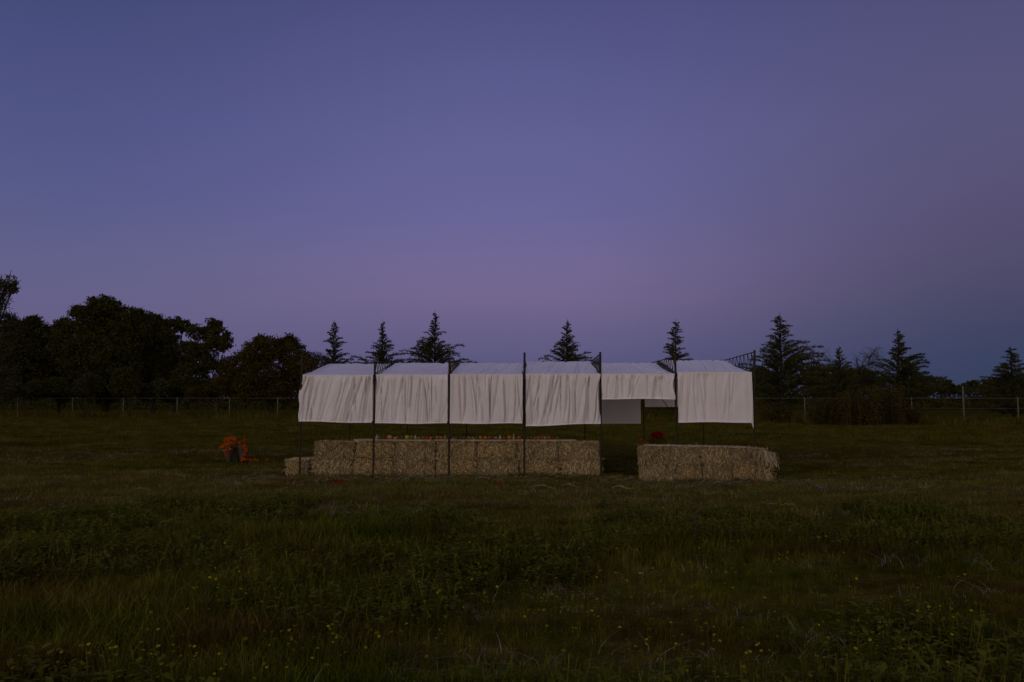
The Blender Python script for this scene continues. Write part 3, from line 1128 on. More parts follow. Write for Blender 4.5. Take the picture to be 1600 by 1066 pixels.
POSTX = []
for i, (p, tz) in enumerate(zip(PX, TOPZ)):
    x0 = X(p, YF)
    POSTX.append(x0)
    lean = .085 if i == 6 else (.01 if i in (1, 3) else 0.0)
    for kk, Yp in enumerate((YF, YB)):
        z0 = float(gz(x0, Yp)) - .12
        mb = MB()
        lx = lean if kk == 0 else 0
        mb.tube([loc((x0, Yp, z0)), loc((x0 + lx, Yp, tz))], .026 if kk == 0 else .018, 4)
        mb.box(loc((x0 + lx, Yp, tz + .004)), (.052, .052, .008))
        mb.build('post', M['iron'], frame, smooth=False)
    lx = lean
    tr = MB()
    zt_m = max(2.84, tz - .10)
    n = 17
    yy = np.linspace(YF + .03, YB - .03, n)
    ztop = np.where(yy < YM, np.interp(yy, [YF, YM], [tz - .03, zt_m]), np.interp(yy, [YM, YB], [zt_m, tz - .03]))
    zbot = np.where(yy < YM, np.interp(yy, [YF, YM], [2.42, 2.80]), np.interp(yy, [YM, YB], [2.80, 2.42]))
    xx = x0 + lx * (1 - (yy - YF) / (YB - YF))
    tp = [loc((a, b2, c)) for a, b2, c in zip(xx, yy, ztop)]
    bt = [loc((a, b2, c)) for a, b2, c in zip(xx, yy, zbot)]
    tr.tube(tp, .013, 5)
    tr.tube(bt, .013, 5)
    chords = tr.build('truss', M['iron'], frame)
    for j in range(n - 1):
        if abs(yy[j] - YM) < .5:
            continue
        s_ = MB()
        s_.tube([bt[j], tp[j] * .35 + tp[j + 1] * .65], .0075, 4)
        s_.tube([bt[j + 1], tp[j] * .30 + tp[j + 1] * .70], .0075, 4)
        s_.build('strut', M['iron'], chords)
for Yr, nm in ((YF + .12, 'front_rail'), (YB - .06, 'back_rail'), (YM, 'ridge_rail')):
    for i in range(6):
        z = 2.385 if Yr != YM else 2.74
        mb = MB()
        mb.tube([loc((POSTX[i] + .03, Yr, z)), loc((POSTX[i + 1] - .03, Yr, z))], .013, 6)
        mb.build(nm, M['iron'], frame)
# slanting brace seen under the short bay
mb = MB()
pa, pb = at(1030, 618, 23.2), at(1046, 640, 22.6)
mb.tube([loc(pa), loc(pb)], .011, 5)
mb.build('brace', M['iron'], frame)


# ------------------------------------------------------------------ canvas cloths
def folds(u, v, seed, n, amp, slant, wmin, wmax, pinch_top=True):
    r = np.random.default_rng(seed)
    d = np.zeros_like(u)
    for _ in range(n):
        u0 = r.random() * 1.2 - .1
        s_ = r.normal(slant, .05)
        w = r.uniform(wmin, wmax)
        a = -amp * r.uniform(.3, 1.0) * (1 if r.random() < .75 else -.5)
        c = u0 + s_ * v + .012 * np.sin(v * r.uniform(2, 5) + r.random() * 6)
        env = sstep(v, -.02, r.uniform(.05, .5)) if r.random() < .5 else (1 - .8 * sstep(v, r.uniform(.3, .8), 1.05))
        d += a * env * np.exp(-((u - c) / w) ** 2)
    return d


cloth_spec = [
    # x0px x1px front-bottom-left, front-bottom-right, ridge px, edge px, slant, label
    (470, 582.5, 659, 661, 568, 586, -.10, 'leftmost long canvas with slanting folds, hanging loose at its left edge', 12),
    (587.5, 699.5, 662, 662, 567, 585.5, -.03, 'second long canvas from the left, steep even folds', 23),
    (703.5, 816.5, 662, 662, 567, 585, .02, 'third long canvas, hung just left of the tall middle post', 34),
    (821.5, 936.5, 666, 662, 565, 584.5, -.05, 'fourth long canvas, hanging lowest, just right of the tall middle post', 45),
    (940, 1052.5, 624, 624, 567, 584.5, -.01, 'short canvas reaching only halfway down above the open gap', 56),
    (1058.5, 1174.5, 660, 660, 563, 582, .00, 'rightmost smooth long canvas with a loose pointed corner', 67)]
for bi, (xa, xb, ba, bb, rp, ep, slant, lab, seed) in enumerate(cloth_spec):
    x0, x1 = X(xa, YF), X(xb, YF)
    zf = at(800, ep, YF).z
    zr = at(800, rp, YM).z
    org = Vector(((x0 + x1) / 2, YF, zf))
    root = empty('canvas_sheet', org, label=lab, cat='canvas', group='white canvas sheets over the stand')
    W = x1 - x0
    # roof sheet: front edge up over the ridge and down to the back rail
    nu, nv = 150, 110
    u, v = np.meshgrid(np.linspace(0, 1, nu), np.linspace(0, 1, nv))
    yv = YF + (YB - YF) * v
    half = np.where(v < .5, v * 2, (1 - v) * 2)
    zv = zf + (zr - zf) * half - .035 * np.sin(half * math.pi) * (.6 + .4 * np.sin(u * 9 + bi))
    edge_l = .0 + .010 * np.sin(v * 13 + bi)
    edge_r = 1. + .008 * np.sin(v * 11 + bi * 2)
    wr = folds(u, half, seed + 100, 30, .026, .35 if bi < 2 else (.18 if bi != 4 else -.15), .006, .022)
    wr = wr + .012 * (vnoise(u * 7 + bi * 9, v * 6) - .5)
    wr *= sstep(half, 0, .06) * .8 + .2
    xv = x0 + W * (edge_l + (edge_r - edge_l) * u)
    P = np.stack([xv - org.x, yv - org.y, zv + wr - org.z], -1).reshape(-1, 3)
    MB().add(P, grid_faces(nu, nv)).build('roof_sheet', M['canvas'], root)
    # front drape
    nu, nv = 360, 56
    u, v = np.meshgrid(np.linspace(0, 1, nu), np.linspace(0, 1, nv))
    zb0, zb1 = at(800, ba, YF).z, at(800, bb, YF).z
    zb = zb0 + (zb1 - zb0) * u + .008 * np.sin(u * 7 + bi)
    if bi == 5:
        zb = zb - .14 * sstep(u, .965, 1.0)
    fa = {0: .075, 1: .070, 2: .062, 3: .072, 4: .050, 5: .040}[bi]
    d = folds(u, v, seed, 34 if bi != 5 else 24, fa, slant, .006, .020)
    d += folds(u, v, seed + 5, 10, -fa * .8, slant * 1.2, .02, .05)
    d += folds(u, v, seed + 9, 5, .010, .3 * (-1) ** bi, .02, .05)
    d += .012 * (vnoise(u * 5 + bi * 3, v * 3 + 8) - .5)
    d *= (.08 + .92 * sstep(v, 0, .25 if bi == 4 else .12)) * (1 - .55 * sstep(v, .93, 1.0))
    ex = np.zeros_like(u)
    if bi == 0:
        ex = (-.055 * np.sin(v * math.pi * 1.0) + .05 * (1 - v) + .02 * np.sin(v * 12)) * (1 - sstep(u, 0, .16)) 
    if bi == 1:
        ex = .035 * np.abs(np.sin(v * 7.0)) * (1 - sstep(u, 0, .07)) * (1 - v)
    if bi in (3, 4):
        ex = (.03 * np.sin(v * 6 + 2)) * sstep(u, .9, 1.0)
    if bi == 5:
        ex = .015 * v * sstep(u, .9, 1)
    xv = x0 + W * u + ex + .10 * d
    yv = YF - .045 - np.clip(d, -.075, .05) - .03 * v
    zz = zf + (zb - zf) * v + .004
    P = np.stack([xv - org.x, yv - org.y, zz - org.z], -1)
    dr = MB().add(P.reshape(-1, 3), grid_faces(nu, nv)).build('front_drape', M['canvas'], root)
    bot = P[-1, ::4]
    hm = MB()
    bw = bot.copy()
    v2 = np.concatenate([bw + [0, -.012, .022], bw + [0, -.026, .004], bw + [0, -.004, -.010], bw + [0, .008, .004]])
    nn = len(bw)
    f = np.concatenate([np.stack([np.arange(nn - 1) + a * nn, np.arange(1, nn) + a * nn, np.arange(1, nn) + b2 * nn, np.arange(nn - 1) + b2 * nn], 1)
                        for a, b2 in ((0, 1), (1, 2), (2, 3), (3, 0))])
    hm.add(v2, f)
    hm.build('hem', M['hem'], dr)
    # back drape
    nu, nv = 90, 24
    u, v = np.meshgrid(np.linspace(0, 1, nu), np.linspace(0, 1, nv))
    zbk = {4: 1.075, 5: 1.58}.get(bi, 1.15)
    d = folds(u, v, seed + 31, 12, .014, 0, .03, .08)
    bx0, bx1 = x0 + .0 * W, x1 - .02 * W
    P = np.stack([bx0 + (bx1 - bx0) * u - org.x, YB + .02 + d - org.y, zf + (zbk - zf) * v - org.z], -1).reshape(-1, 3)
    MB().add(P, grid_faces(nu, nv)).build('back_drape', M['canvas'], root)


# ------------------------------------------------------------------ straw bales
def bale_meshes(seed):
    """unit bale 1.0 x 0.48 x 0.41, origin at its foot"""
    r = np.random.default_rng(seed)
    w, dp, h = .978, .47, .396
    mb = MB()
    nx, ny, nz = 22, 11, 9

    def side(f, na_, nb2):
        u, v = np.meshgrid(np.linspace(-1, 1, na_), np.linspace(-1, 1, nb2))
        p = f(u, v)
        q = p.copy()
        # rounded corners and lumps
        mx = np.abs(q)
        e = (mx ** 8).sum(-1) ** (1 / 8)
        q = q / e[..., None]
        lum = .022 * (vnoise(q[..., 0] * 5 + seed * 3, q[..., 2] * 4 + q[..., 1] * 3 + 20) - .5) + .02 * (vnoise(q[..., 0] * 13 + seed, q[..., 2] * 9 + q[..., 1] * 7) - .5)
        q = q * np.array([w / 2, dp / 2, h / 2]) * (1 + lum[..., None] * np.array([1.2, 2.6, 2.2]))
        tie = np.exp(-((q[..., 0] - .2) / .03) ** 2) + np.exp(-((q[..., 0] + .2) / .03) ** 2)
        q[..., 1:] *= (1 - .05 * tie)[..., None]
        q[..., 2] += h / 2
        mb.add(q.reshape(-1, 3), grid_faces(na_, nb2))
    one = np.ones_like
    side(lambda u, v: np.stack([u, -one(u), v], -1), nx, nz)
    side(lambda u, v: np.stack([-u, one(u), v], -1), nx, nz)
    side(lambda u, v: np.stack([u, v, one(u)], -1), nx, ny)
    side(lambda u, v: np.stack([u, -v, -one(u)], -1), nx, ny)
    side(lambda u, v: np.stack([one(u), u, v], -1), ny, nz)
    side(lambda u, v: np.stack([-one(u), -u, v], -1), ny, nz)
    st = MB()
    n = 2300
    face = r.choice(6, n, p=[.46, .08, .32, .02, .06, .06])
    a, b2 = r.uniform(-1, 1, n), r.uniform(-1, 1, n)
    S = np.array([w / 2, dp / 2, h / 2])
    base = np.zeros((n, 3))
    nr = np.zeros((n, 3))
    for k, (ax, sg) in enumerate([(1, -1), (1, 1), (2, 1), (2, -1), (0, 1), (0, -1)]):
        mk_ = face == k
        o1, o2 = [i for i in range(3) if i != ax]
        base[mk_, ax] = sg
        base[mk_, o1] = a[mk_]
        base[mk_, o2] = b2[mk_]
        nr[mk_, ax] = sg
    base = base * S * np.array([.955, .97, .95])
    base[:, 2] += h / 2
    g = r.normal(0, 1, (n, 3)) * np.array([.55, .8, 1.0])
    tang = g - nr * (g * nr).sum(1, keepdims=True)
    tang /= np.linalg.norm(tang, axis=1, keepdims=True) + 1e-9
    out = r.uniform(.02, .55, n)[:, None] ** 1.3
    d0 = tang * (1 - out * .6) + nr * out
    ln = r.uniform(.04, .15, n)[:, None]
    p1 = base + d0 * ln * .5 + nr * .008
    p2 = base + d0 * ln + np.array([0, 0, -1]) * ln * out * .45
    sd = np.cross(d0, r.normal(0, 1, (n, 3)))
    sd /= np.linalg.norm(sd, axis=1, keepdims=True) + 1e-9
    sd *= r.uniform(.002, .0052, n)[:, None]
    v = np.stack([base - sd, base + sd, p1 + sd, p1 - sd, p2 + sd * .5, p2 - sd * .5], 1).reshape(-1, 3)
    i = np.arange(n)[:, None] * 6
    f = np.concatenate([i + [0, 1, 2, 3], i + [3, 2, 4, 5]])
    st.add(v, f, np.repeat(r.random(n) ** 1.5, 6))
    tw_ = MB()
    for xo in (-.2, .2):
        e = .006
        y_, zt = dp / 2 * .96, h
        loop = [(xo, -y_ - e, .02), (xo, -y_ - e, zt - .04), (xo, -y_ + .03, zt - .006), (xo, y_ - .03, zt - .006), (xo, y_ + e, zt - .04), (xo, y_ + e, .02)]
        tw_.tube(loop, .004, 4)
    return mb, st, tw_


BV = []
for s_ in range(4):
    a_, b_, c_ = bale_meshes(50 + s_)
    oa = a_.build('body', M['bale'])
    ob = b_.build('loose_stalks', M['straw'], smooth=False, kind='stuff')
    oc = c_.build('twine', M['twine'])
    for o in (oa, ob, oc):
        col.objects.unlink(o)
    BV.append((oa, ob, oc))


def bale(x, y, z, rz, label, sx=1.0, ry=0.0, rx=0.0, var=None, group='straw bales of the long left wall', sz=1.0):
    root = empty('straw_bale', (x, y, z), rz, label=label, cat='straw bale', group=group)
    root.rotation_euler = (rx, ry, rz)
    root.scale = (sx, 1, sz)
    for src in BV[random.randrange(4) if var is None else var]:
        c = src.copy()
        col.objects.link(c)
        c.parent = root
        if 'kind' in src.keys():
            c['kind'] = src['kind']
    return root


YBALE = 19.1 + .235
xl, xr = X(487, 19.1), X(941, 19.1)
bw = (xr - xl) / 7
where = ['at the left end', 'left of the second dark post', 'right of the second dark post', 'left of the third dark post',
         'between the third and fourth dark posts', 'at the fourth, middle dark post', 'at the right end']
for i in range(7):
    bale(xl + bw * (i + .5), YBALE + random.uniform(-.02, .02), .0, random.uniform(-.02, .02) + (math.pi if i % 2 else 0),
         'bottom-layer straw bale %s of the long wall' % where[i], sx=bw * 1.0)
xl2, xr2 = X(491, 19.1), X(936, 19.1)
bw2 = (xr2 - xl2) / 7
for i in range(7):
    bale(xl2 + bw2 * (i + .5), YBALE + .03 + random.uniform(-.025, .025), .402, random.uniform(-.025, .025) + (math.pi if i % 3 == 1 else 0),
         'top-layer straw bale %s of the long wall' % where[i], sx=bw2 * .995)
bale(X(470, 19.45), 19.45, .0, math.pi / 2 + .04, 'single low straw bale set end-on at the far left of the wall', sx=.86, sz=.93)
# right-hand group
Yr = 18.62 + .235
edges = [1000, 1054, 1097, 1142, 1180]
RG = 'straw bales of the short right wall'
zb_ = [-.075, -.075, -.085, -.03]
wb = ['at the left end', 'right of the sixth dark post', 'sagging onto the grass in the middle', 'bridging a hollow at the right end']
for i in range(4):
    a_, c_ = X(edges[i], 18.62), X(edges[i + 1], 18.62)
    bale((a_ + c_) / 2, Yr + random.uniform(-.02, .02), zb_[i], random.uniform(-.03, .03) + (math.pi if i % 2 else 0), 'bottom-layer straw bale %s of the short wall' % wb[i],
         sx=(c_ - a_) * 1.01, ry=(.0, 0, -.02, -.05)[i], group=RG, var=i)
edges = [999, 1046, 1092, 1140, 1172, 1197]
wt = ['at the left end below the small red blooms', 'just left of the middle under the plank', 'in the middle under the plank', 'beneath the right end of the plank', 'overhanging at the far right, straw falling from it']
for i in range(5):
    a_, c_ = X(edges[i], 18.62), X(edges[i + 1], 18.62)
    bale((a_ + c_) / 2, Yr + .01 + random.uniform(-.02, .02), (.325, .325, .318, .30, .275)[i], random.uniform(-.03, .03), 'top straw bale %s of the short wall' % wt[i],
         sx=(c_ - a_) * 1.01, ry=(0, .01, .02, .04, .07)[i], group=RG, var=(i + 1) % 4)
# straw hanging from the overhanging bale and slumped heap below it
root = empty('straw_heap', (X(1190, 18.6), 18.75, -.06), label='loose straw heap slumped under the overhanging right bale', cat='straw')
mb = MB()
for _ in range(1100):
    a_ = random.uniform(0, 6.28)
    hgt = random.random() ** 1.2
    rr = (.30 * (1 - hgt * .45)) * math.sqrt(random.random())
    p = np.array([rr * math.cos(a_), rr * math.sin(a_) * .8, hgt * .38])
    d = np.array([random.gauss(0, .5), random.gauss(0, .5), random.gauss(-.2, .7)])
    d /= np.linalg.norm(d)
    s_ = np.cross(d, rng.normal(0, 1, 3))
    s_ = s_ / np.linalg.norm(s_) * .0035
    l_ = random.uniform(.08, .2)
    mb.add([p - s_, p + s_, p + d * l_ * .5 + s_, p + d * l_ * .5 - s_, p + d * l_ + s_ + [0, 0, -.02], p + d * l_ - s_ + [0, 0, -.02]], [[0, 1, 2, 3], [3, 2, 4, 5]], random.random())
mb.build('stalks', M['straw'], root, smooth=False, kind='stuff')
mb = MB()
for _ in range(260):
    x_ = random.uniform(-.12, .20)
    y_ = random.uniform(-.24, .16)
    p = np.array([x_, y_, .68 - .25 * max(0, x_) + random.uniform(-.05, .05)])
    drop = random.uniform(.10, .36)
    o_ = random.uniform(.02, .14)
    a_ = random.uniform(-1.2, 1.2) if x_ > .1 else random.uniform(-2.4, -.8)
    e1 = p + np.array([math.cos(a_) * o_, math.sin(a_) * o_ - .05, .02 - drop * .2])
    e2 = p + np.array([math.cos(a_) * o_ * 1.5, math.sin(a_) * o_ * 1.5 - .08, -drop])
    s_ = np.array([.0038, .0015, 0])
    mb.add([p - s_, p + s_, e1 + s_, e1 - s_, e2 + s_, e2 - s_], [[0, 1, 2, 3], [3, 2, 4, 5]], random.random() ** 1.5)
mb.build('hanging_stalks', M['straw'], root, smooth=False, kind='stuff')


# ------------------------------------------------------------------ planks on the bales
def plank(p0, p1, ya, yb, z0, z1, label, group):
    x0, x1 = X(p0, ya), X(p1, ya)
    o = (( x0 + x1) / 2, (ya + yb) / 2, (z0 + z1) / 2)
    mb = MB()
    n = 12
    xs_ = np.linspace(x0, x1, n)
    t = np.linspace(0, 1, n)
    zc = z0 + (z1 - z0) * t + .003 * np.sin(t * 6)
    th = .026
    pts = []
    for dy, dz in ((ya, 0), (ya, th), (ya + .004, th + .003), (yb - .004, th + .003), (yb, th), (yb, 0)):
        pts.append(np.stack([xs_ - o[0], np.full(n, dy) - o[1], zc + dz - o[2]], 1))
    v = np.concatenate(pts)
    f = []
    for a in range(6):
        b2 = (a + 1) % 6
        for i in range(n - 1):
            f.append([a * n + i, a * n + i + 1, b2 * n + i + 1, b2 * n + i])
    for i in (0, n - 1):
        f.append([0 * n + i, 1 * n + i, 4 * n + i, 5 * n + i])
    mb.add(v, f)
    ob = mb.build('plank', M['wood_board'], smooth=False)
    ob.location = o
    tag(ob, label=label, cat='plank', group=group)


PZ = .822
plank(553, 676, 19.24, 19.44, PZ, PZ, 'pale board under the left part of the gourd row, its left end bare', 'boards on the long bale wall')
plank(678, 790, 19.235, 19.44, PZ, PZ, 'pale board under the middle of the gourd row', 'boards on the long bale wall')
plank(792, 900, 19.24, 19.43, PZ, PZ, 'pale board under the right part of the gourd row, bare at its right end', 'boards on the long bale wall')
plank(560, 680, 19.46, 19.62, PZ + .002, PZ + .002, 'narrow rear board behind the left gourds', 'boards on the long bale wall')
plank(683, 895, 19.46, 19.62, PZ + .002, PZ + .002, 'long narrow rear board behind the middle and right gourds', 'boards on the long bale wall')
plank(1006, 1164, 18.74, 19.02, .737, .692, 'pale sloping board laid on the short right bale wall', 'board on the short bale wall')

# ------------------------------------------------------------------ gourds on the plank
FR = {}


def fruit_mat(key, c):
    if key not in FR:
        FR[key] = mat_simple('skin_' + key, tuple(v_ * .62 for v_ in c), .45, .35, var=.22, scale=30, bstr=.1, bdist=.003)
    return FR[key]


COL = {'cream': (.50, .40, .27), 'olive': (.13, .13, .03), 'dull red': (.26, .06, .03), 'salmon orange': (.78, .30, .14), 'tan': (.34, .22, .11),
       'brown': (.14, .08, .04), 'bright yellow': (.55, .50, .02), 'yellow-green': (.22, .24, .03), 'orange': (.62, .20, .02), 'red': (.42, .05, .02),
       'russet': (.30, .11, .03), 'grey': (.28, .25, .21), 'red-orange': (.50, .11, .02)}
items = [(590, 'cream', 'g'), (594.5, 'olive', 's'), (600.5, 'dull red', 's'), (610, 'salmon orange', 'P'), (618.5, 'cream', 's'), (622.5, 'russet', 'p'), (629, 'brown', 's'),
         (637, 'bright yellow', 'P'), (644, 'yellow-green', 's'), (649.6, 'cream', 'g'), (655.5, 'tan', 's'), (662, 'russet', 'p'), (668, 'red', 'p'), (674, 'orange', 's'),
         (679, 'brown', 's'), (683.5, 'tan', 's'), (689.4, 'orange', 'p'), (696, 'grey', 'g'),
         (709, 'tan', 's'), (714, 'brown', 's'), (720.5, 'brown', 's'), (726, 'olive', 's'), (733, 'tan', 's'), (739.5, 'grey', 's'), (745, 'brown', 's'), (751, 'orange', 'p'),
         (758.5, 'orange', 'p'), (765.5, 'russet', 'p'), (770.5, 'brown', 's'), (775, 'tan', 's'), (781.5, 'cream', 'g'), (788.5, 'brown', 's'), (796, 'orange', 'P'), (802.7, 'cream', 'b'), (811, 'red-orange', 'p'),
         (825, 'brown', 's'), (830.5, 'olive', 's'), (836, 'russet', 's'), (841.5, 'red-orange', 'p'), (847, 'russet', 's'), (851, 'cream', 's'), (858, 'red-orange', 'p'), (865, 'dull red', 's'), (871, 'olive', 's')]
KN = {'g': 'pear-shaped gourd', 's': 'small squash', 'p': 'round pumpkin', 'P': 'plump pumpkin', 'b': 'upright bottle gourd'}
ORD = ['first', 'second', 'third', 'fourth', 'fifth', 'sixth', 'seventh', 'eighth', 'ninth', 'tenth', 'eleventh', 'twelfth', 'thirteenth', 'fourteenth', 'fifteenth',
       'sixteenth', 'seventeenth', 'eighteenth', 'nineteenth']
POSTN = ['second', 'third', 'fourth']
cntr = {}
for px, cn, kd in items:
    seg = 0 if px < 702 else (1 if px < 819 else 2)
    cntr[seg] = cntr.get(seg, 0) + 1
    r = {'g': .042, 's': .043, 'p': .050, 'P': .060, 'b': .034}[kd] * random.uniform(.93, 1.07)
    y_ = 19.31 + random.uniform(-.02, .03)
    x_ = X(px, y_)
    zt = PZ + .030
    name = {'g': 'gourd', 'b': 'gourd', 's': 'squash', 'p': 'pumpkin', 'P': 'pumpkin'}[kd]
    root = empty(name, (x_, y_, zt), random.uniform(0, 6.28),
                 label='%s %s, %s item right of the %s dark post on the plank' % (cn, KN[kd], ORD[cntr[seg] - 1], POSTN[seg]), cat=name, group='gourds in a row on the long plank')
    mb = MB()
    if kd in 'pPs':
        q = .86 if kd != 's' else random.choice([.75, .95, 1.1])
        prof = [(.002, .02 * r)] + [(r * math.sin(a) ** .85, r * q * (1 - math.cos(a))) for a in np.linspace(.25, math.pi - .28, 8)] + [(r * .12, r * q * 1.86), (.002, r * q * 1.82)]
        mb.lathe(prof, 24, ribs=8 if kd != 's' else 0, rd=.13)
        top = r * q * 1.84
    elif kd == 'g':
        prof = [(.002, 0), (r * .7, .004), (r, r * .7), (r * .95, r * 1.1), (r * .6, r * 1.8), (r * .42, r * 2.3), (r * .25, r * 2.6), (.002, r * 2.65)]
        mb.lathe(prof, 16)
        top = r * 2.62
    else:
        prof = [(.002, 0), (r * .8, .004), (r, r * .8), (r * .8, r * 1.5), (r * .42, r * 2.4), (r * .36, r * 3.2), (r * .42, r * 3.7), (.002, r * 3.9)]
        mb.lathe(prof, 16)
        top = r * 3.88
    mb.build('fruit', fruit_mat(cn.replace(' ', '_').replace('-', '_'), COL[cn]), root)
    sm = MB()
    sm.tube([(0, 0, top - .006), (.003, 0, top + .010), (.010, .002, top + .020)], [.006, .004, .005], 5)
    sm.build('stalk', M['stem'], root)


# ------------------------------------------------------------------ marigolds on the left
def bloom(mb, c, r, tone, n=26):
    """one pompom bloom of overlapping petals"""
    u = unit(n)
    u[:, 2] = np.abs(u[:, 2]) * .9 + .05
    sd = np.cross(u, unit(n))
    sd /= np.linalg.norm(sd, axis=1, keepdims=True) + 1e-9
    up = np.cross(sd, u)
    c = np.asarray(c, float)
    p = c + u * r * .8
    v = np.stack([p - sd * r * .32, p - up * r * .32, p + sd * r * .32 + u * r * .15, p + up * r * .32 + u * r * .25], 1).reshape(-1, 3)
    mb.add(v, np.arange(n * 4).reshape(-1, 4), np.repeat(np.clip(tone + rng.normal(0, .2, n), 0, 1), 4))
    mb.lathe([(.001, -.3 * r), (r * .6, 0), (r * .72, r * .35), (r * .4, r * .7), (.001, r * .75)], 7, c=c, tone=tone * .6)


def bunch(px, py, Y, lab, top_blobs, wrap, extra=()):
    g0 = at(px, py, Y)
    x0, z0 = g0.x, float(gz(g0.x, Y))
    k = Y / F
    root = empty('marigold_bunch', (x0, Y, z0), label=lab, cat='flower bunch', group='orange marigold bunches standing left of the bales')
    r0, r1, hgt, lx = wrap
    mb = MB()
    n = 22
    rows = 9
    th = np.linspace(0, 2 * math.pi, n, endpoint=False)
    for inner in (0, 1):
        v = []
        for j in range(rows):
            t = j / (rows - 1)
            rr = (r0 + (r1 - r0) * t ** .9) * (1 + .10 * np.sin(th * 5 + j * .3)) - inner * .006
            z = np.full(n, hgt * t) + (t > .8) * .03 * np.sin(th * 4 + 1)
            v.append(np.stack([rr * np.cos(th) + lx * t, rr * np.sin(th), z], 1))
        f = []
        for j in range(rows - 1):
            for i in range(n):
                i2 = (i + 1) % n
                f.append([j * n + i, j * n + i2, (j + 1) * n + i2, (j + 1) * n + i])
        mb.add(np.concatenate(v), f)
    mb.build('paper_wrap', M['paper'], root)
    st = MB()
    for _ in range(16):
        a_ = random.uniform(0, 6.28)
        st.tube([(0, 0, .02), (math.cos(a_) * r1 * .5 + lx, math.sin(a_) * r1 * .5, hgt + .05), (math.cos(a_) * r1 * .9 + lx, math.sin(a_) * r1 * .9, hgt + .16)], .004, 4)
    st.build('stems', M['stem'], root, kind='stuff')
    bl, by = MB(), MB()
    for (bx, by_, rp, nb_l) in top_blobs:
        p = at(bx, by_, Y)
        c = np.array([p.x - x0, 0, p.z - z0])
        for _ in range(nb_l):
            q = c + unit(1)[0] * rp * k * random.uniform(.5, 1.0) * np.array([1, 1, 1])
            if q[2] < hgt:
                q[1] = -abs(q[1]) * .6 - (r0 + (r1 - r0) * q[2] / hgt) * .9
            if q[2] > .03:
                bloom(bl if random.random() < .97 else by, q, random.uniform(.030, .042), random.random())
    bl.build('blooms', M['marigold'], root, smooth=False, kind='stuff')
    if by.n:
        by.build('yellow_blooms', M['marigold_y'], root, smooth=False, kind='stuff')
    return root


YMG = 22.75
bunch(357.5, 723, YMG, 'taller left marigold bunch, orange blooms spilling over grey paper wrap',
      [(353, 690, 4, 22), (359, 687, 4.4, 28), (366, 687, 3.6, 22), (352, 697, 3.6, 18), (358, 696, 4.4, 24), (363, 693, 3.4, 14), (355, 705, 2.2, 10), (347, 699, 1.8, 5), (356, 711, 1.4, 5), (363, 702, 1.8, 6)], (.05, .16, .42, .0))
bunch(380, 722, YMG + .1, 'right marigold bunch with blooms trailing down its side to the grass',
      [(376, 692, 3.2, 12), (382, 690, 3.4, 12), (384, 697, 3.6, 14), (385, 704, 3.4, 14), (384, 711, 3, 12), (382, 718, 3, 12), (379, 720, 3, 8)], (.07, .13, .50, -.05))
mbb = bunch(369, 721, YMG + .25, 'small shaded marigold bunch between the two taller ones', [(368, 694, 2.4, 6), (366, 700, 2.2, 5), (362, 705, 1.4, 3)], (.06, .11, .36, 0))


def ground_blooms(name, pxs, Y, label, cat, mat):
    x0 = X(sum(pxs) / len(pxs), Y)
    z0 = float(gz(x0, Y))
    root = empty(name, (x0, Y, z0), label=label, cat=cat)
    mb, st = MB(), MB()
    for p in pxs:
        xx_ = X(p, Y) - x0
        for _ in range(3):
            bloom(mb, (xx_ + random.gauss(0, .02), random.gauss(0, .05), random.uniform(.04, .10)), random.uniform(.032, .042), random.random())
    st.tube([(X(p, Y) - x0, .01 * math.sin(i * 2), .04) for i, p in enumerate(pxs)] if len(pxs) > 1 else [(-.12, .02, .02), (0, 0, .05)], .006, 5)
    mb.build('blooms', mat, root, smooth=False, kind='stuff')
    st.build('stem', M['stem'], root)
    return root


ground_blooms('marigold_garland', [383, 386, 389, 392, 395, 398, 401, 404], YMG - .05, 'fallen marigold garland lying on the grass beside the right bunch', 'garland', M['marigold'])
ground_blooms('marigold_flower', [420], YMG - .02, 'single fallen marigold head right of the garland', 'flower', M['marigold'])


# ------------------------------------------------------------------ red flowers
def red_bucket():
    Y = 20.6
    p = at(1027, 680, Y)
    root = empty('flower_bucket', (p.x, Y, 0), label='dark bucket holding a round bunch of crimson blooms behind the right bales', cat='flower bucket')
    mb = MB()
    mb.lathe([(.002, .0), (.13, .0), (.17, .52), (.18, .53), (.18, .55), (.165, .55), (.125, .03), (.002, .03)], 20)
    mb.build('bucket', M['bucket'], root)
    lf = MB()
    c = np.stack([rng.normal(0, .11, 260), rng.normal(0, .1, 260), rng.uniform(.55, .80, 260)], 1)
    leaf_quads(lf, c, .045)
    st = MB()
    for _ in range(20):
        a_ = random.uniform(0, 6.28)
        st.tube([(0, 0, .1), (math.cos(a_) * .08, math.sin(a_) * .08, .55), (math.cos(a_) * .14, math.sin(a_) * .12, .85)], .005, 4)
    st.build('stems', M['stem'], root, kind='stuff')
    lf.build('leaves', M['weed'], root, smooth=False, kind='stuff')
    bl = MB()
    for _ in range(70):
        u = unit(1)[0]
        bloom(bl, np.array([0, 0, .89]) + u * np.array([.15, .12, .095]) * random.uniform(.6, 1), random.uniform(.03, .045), random.random())
    bl.build('blooms', M['crimson'], root, smooth=False, kind='stuff')


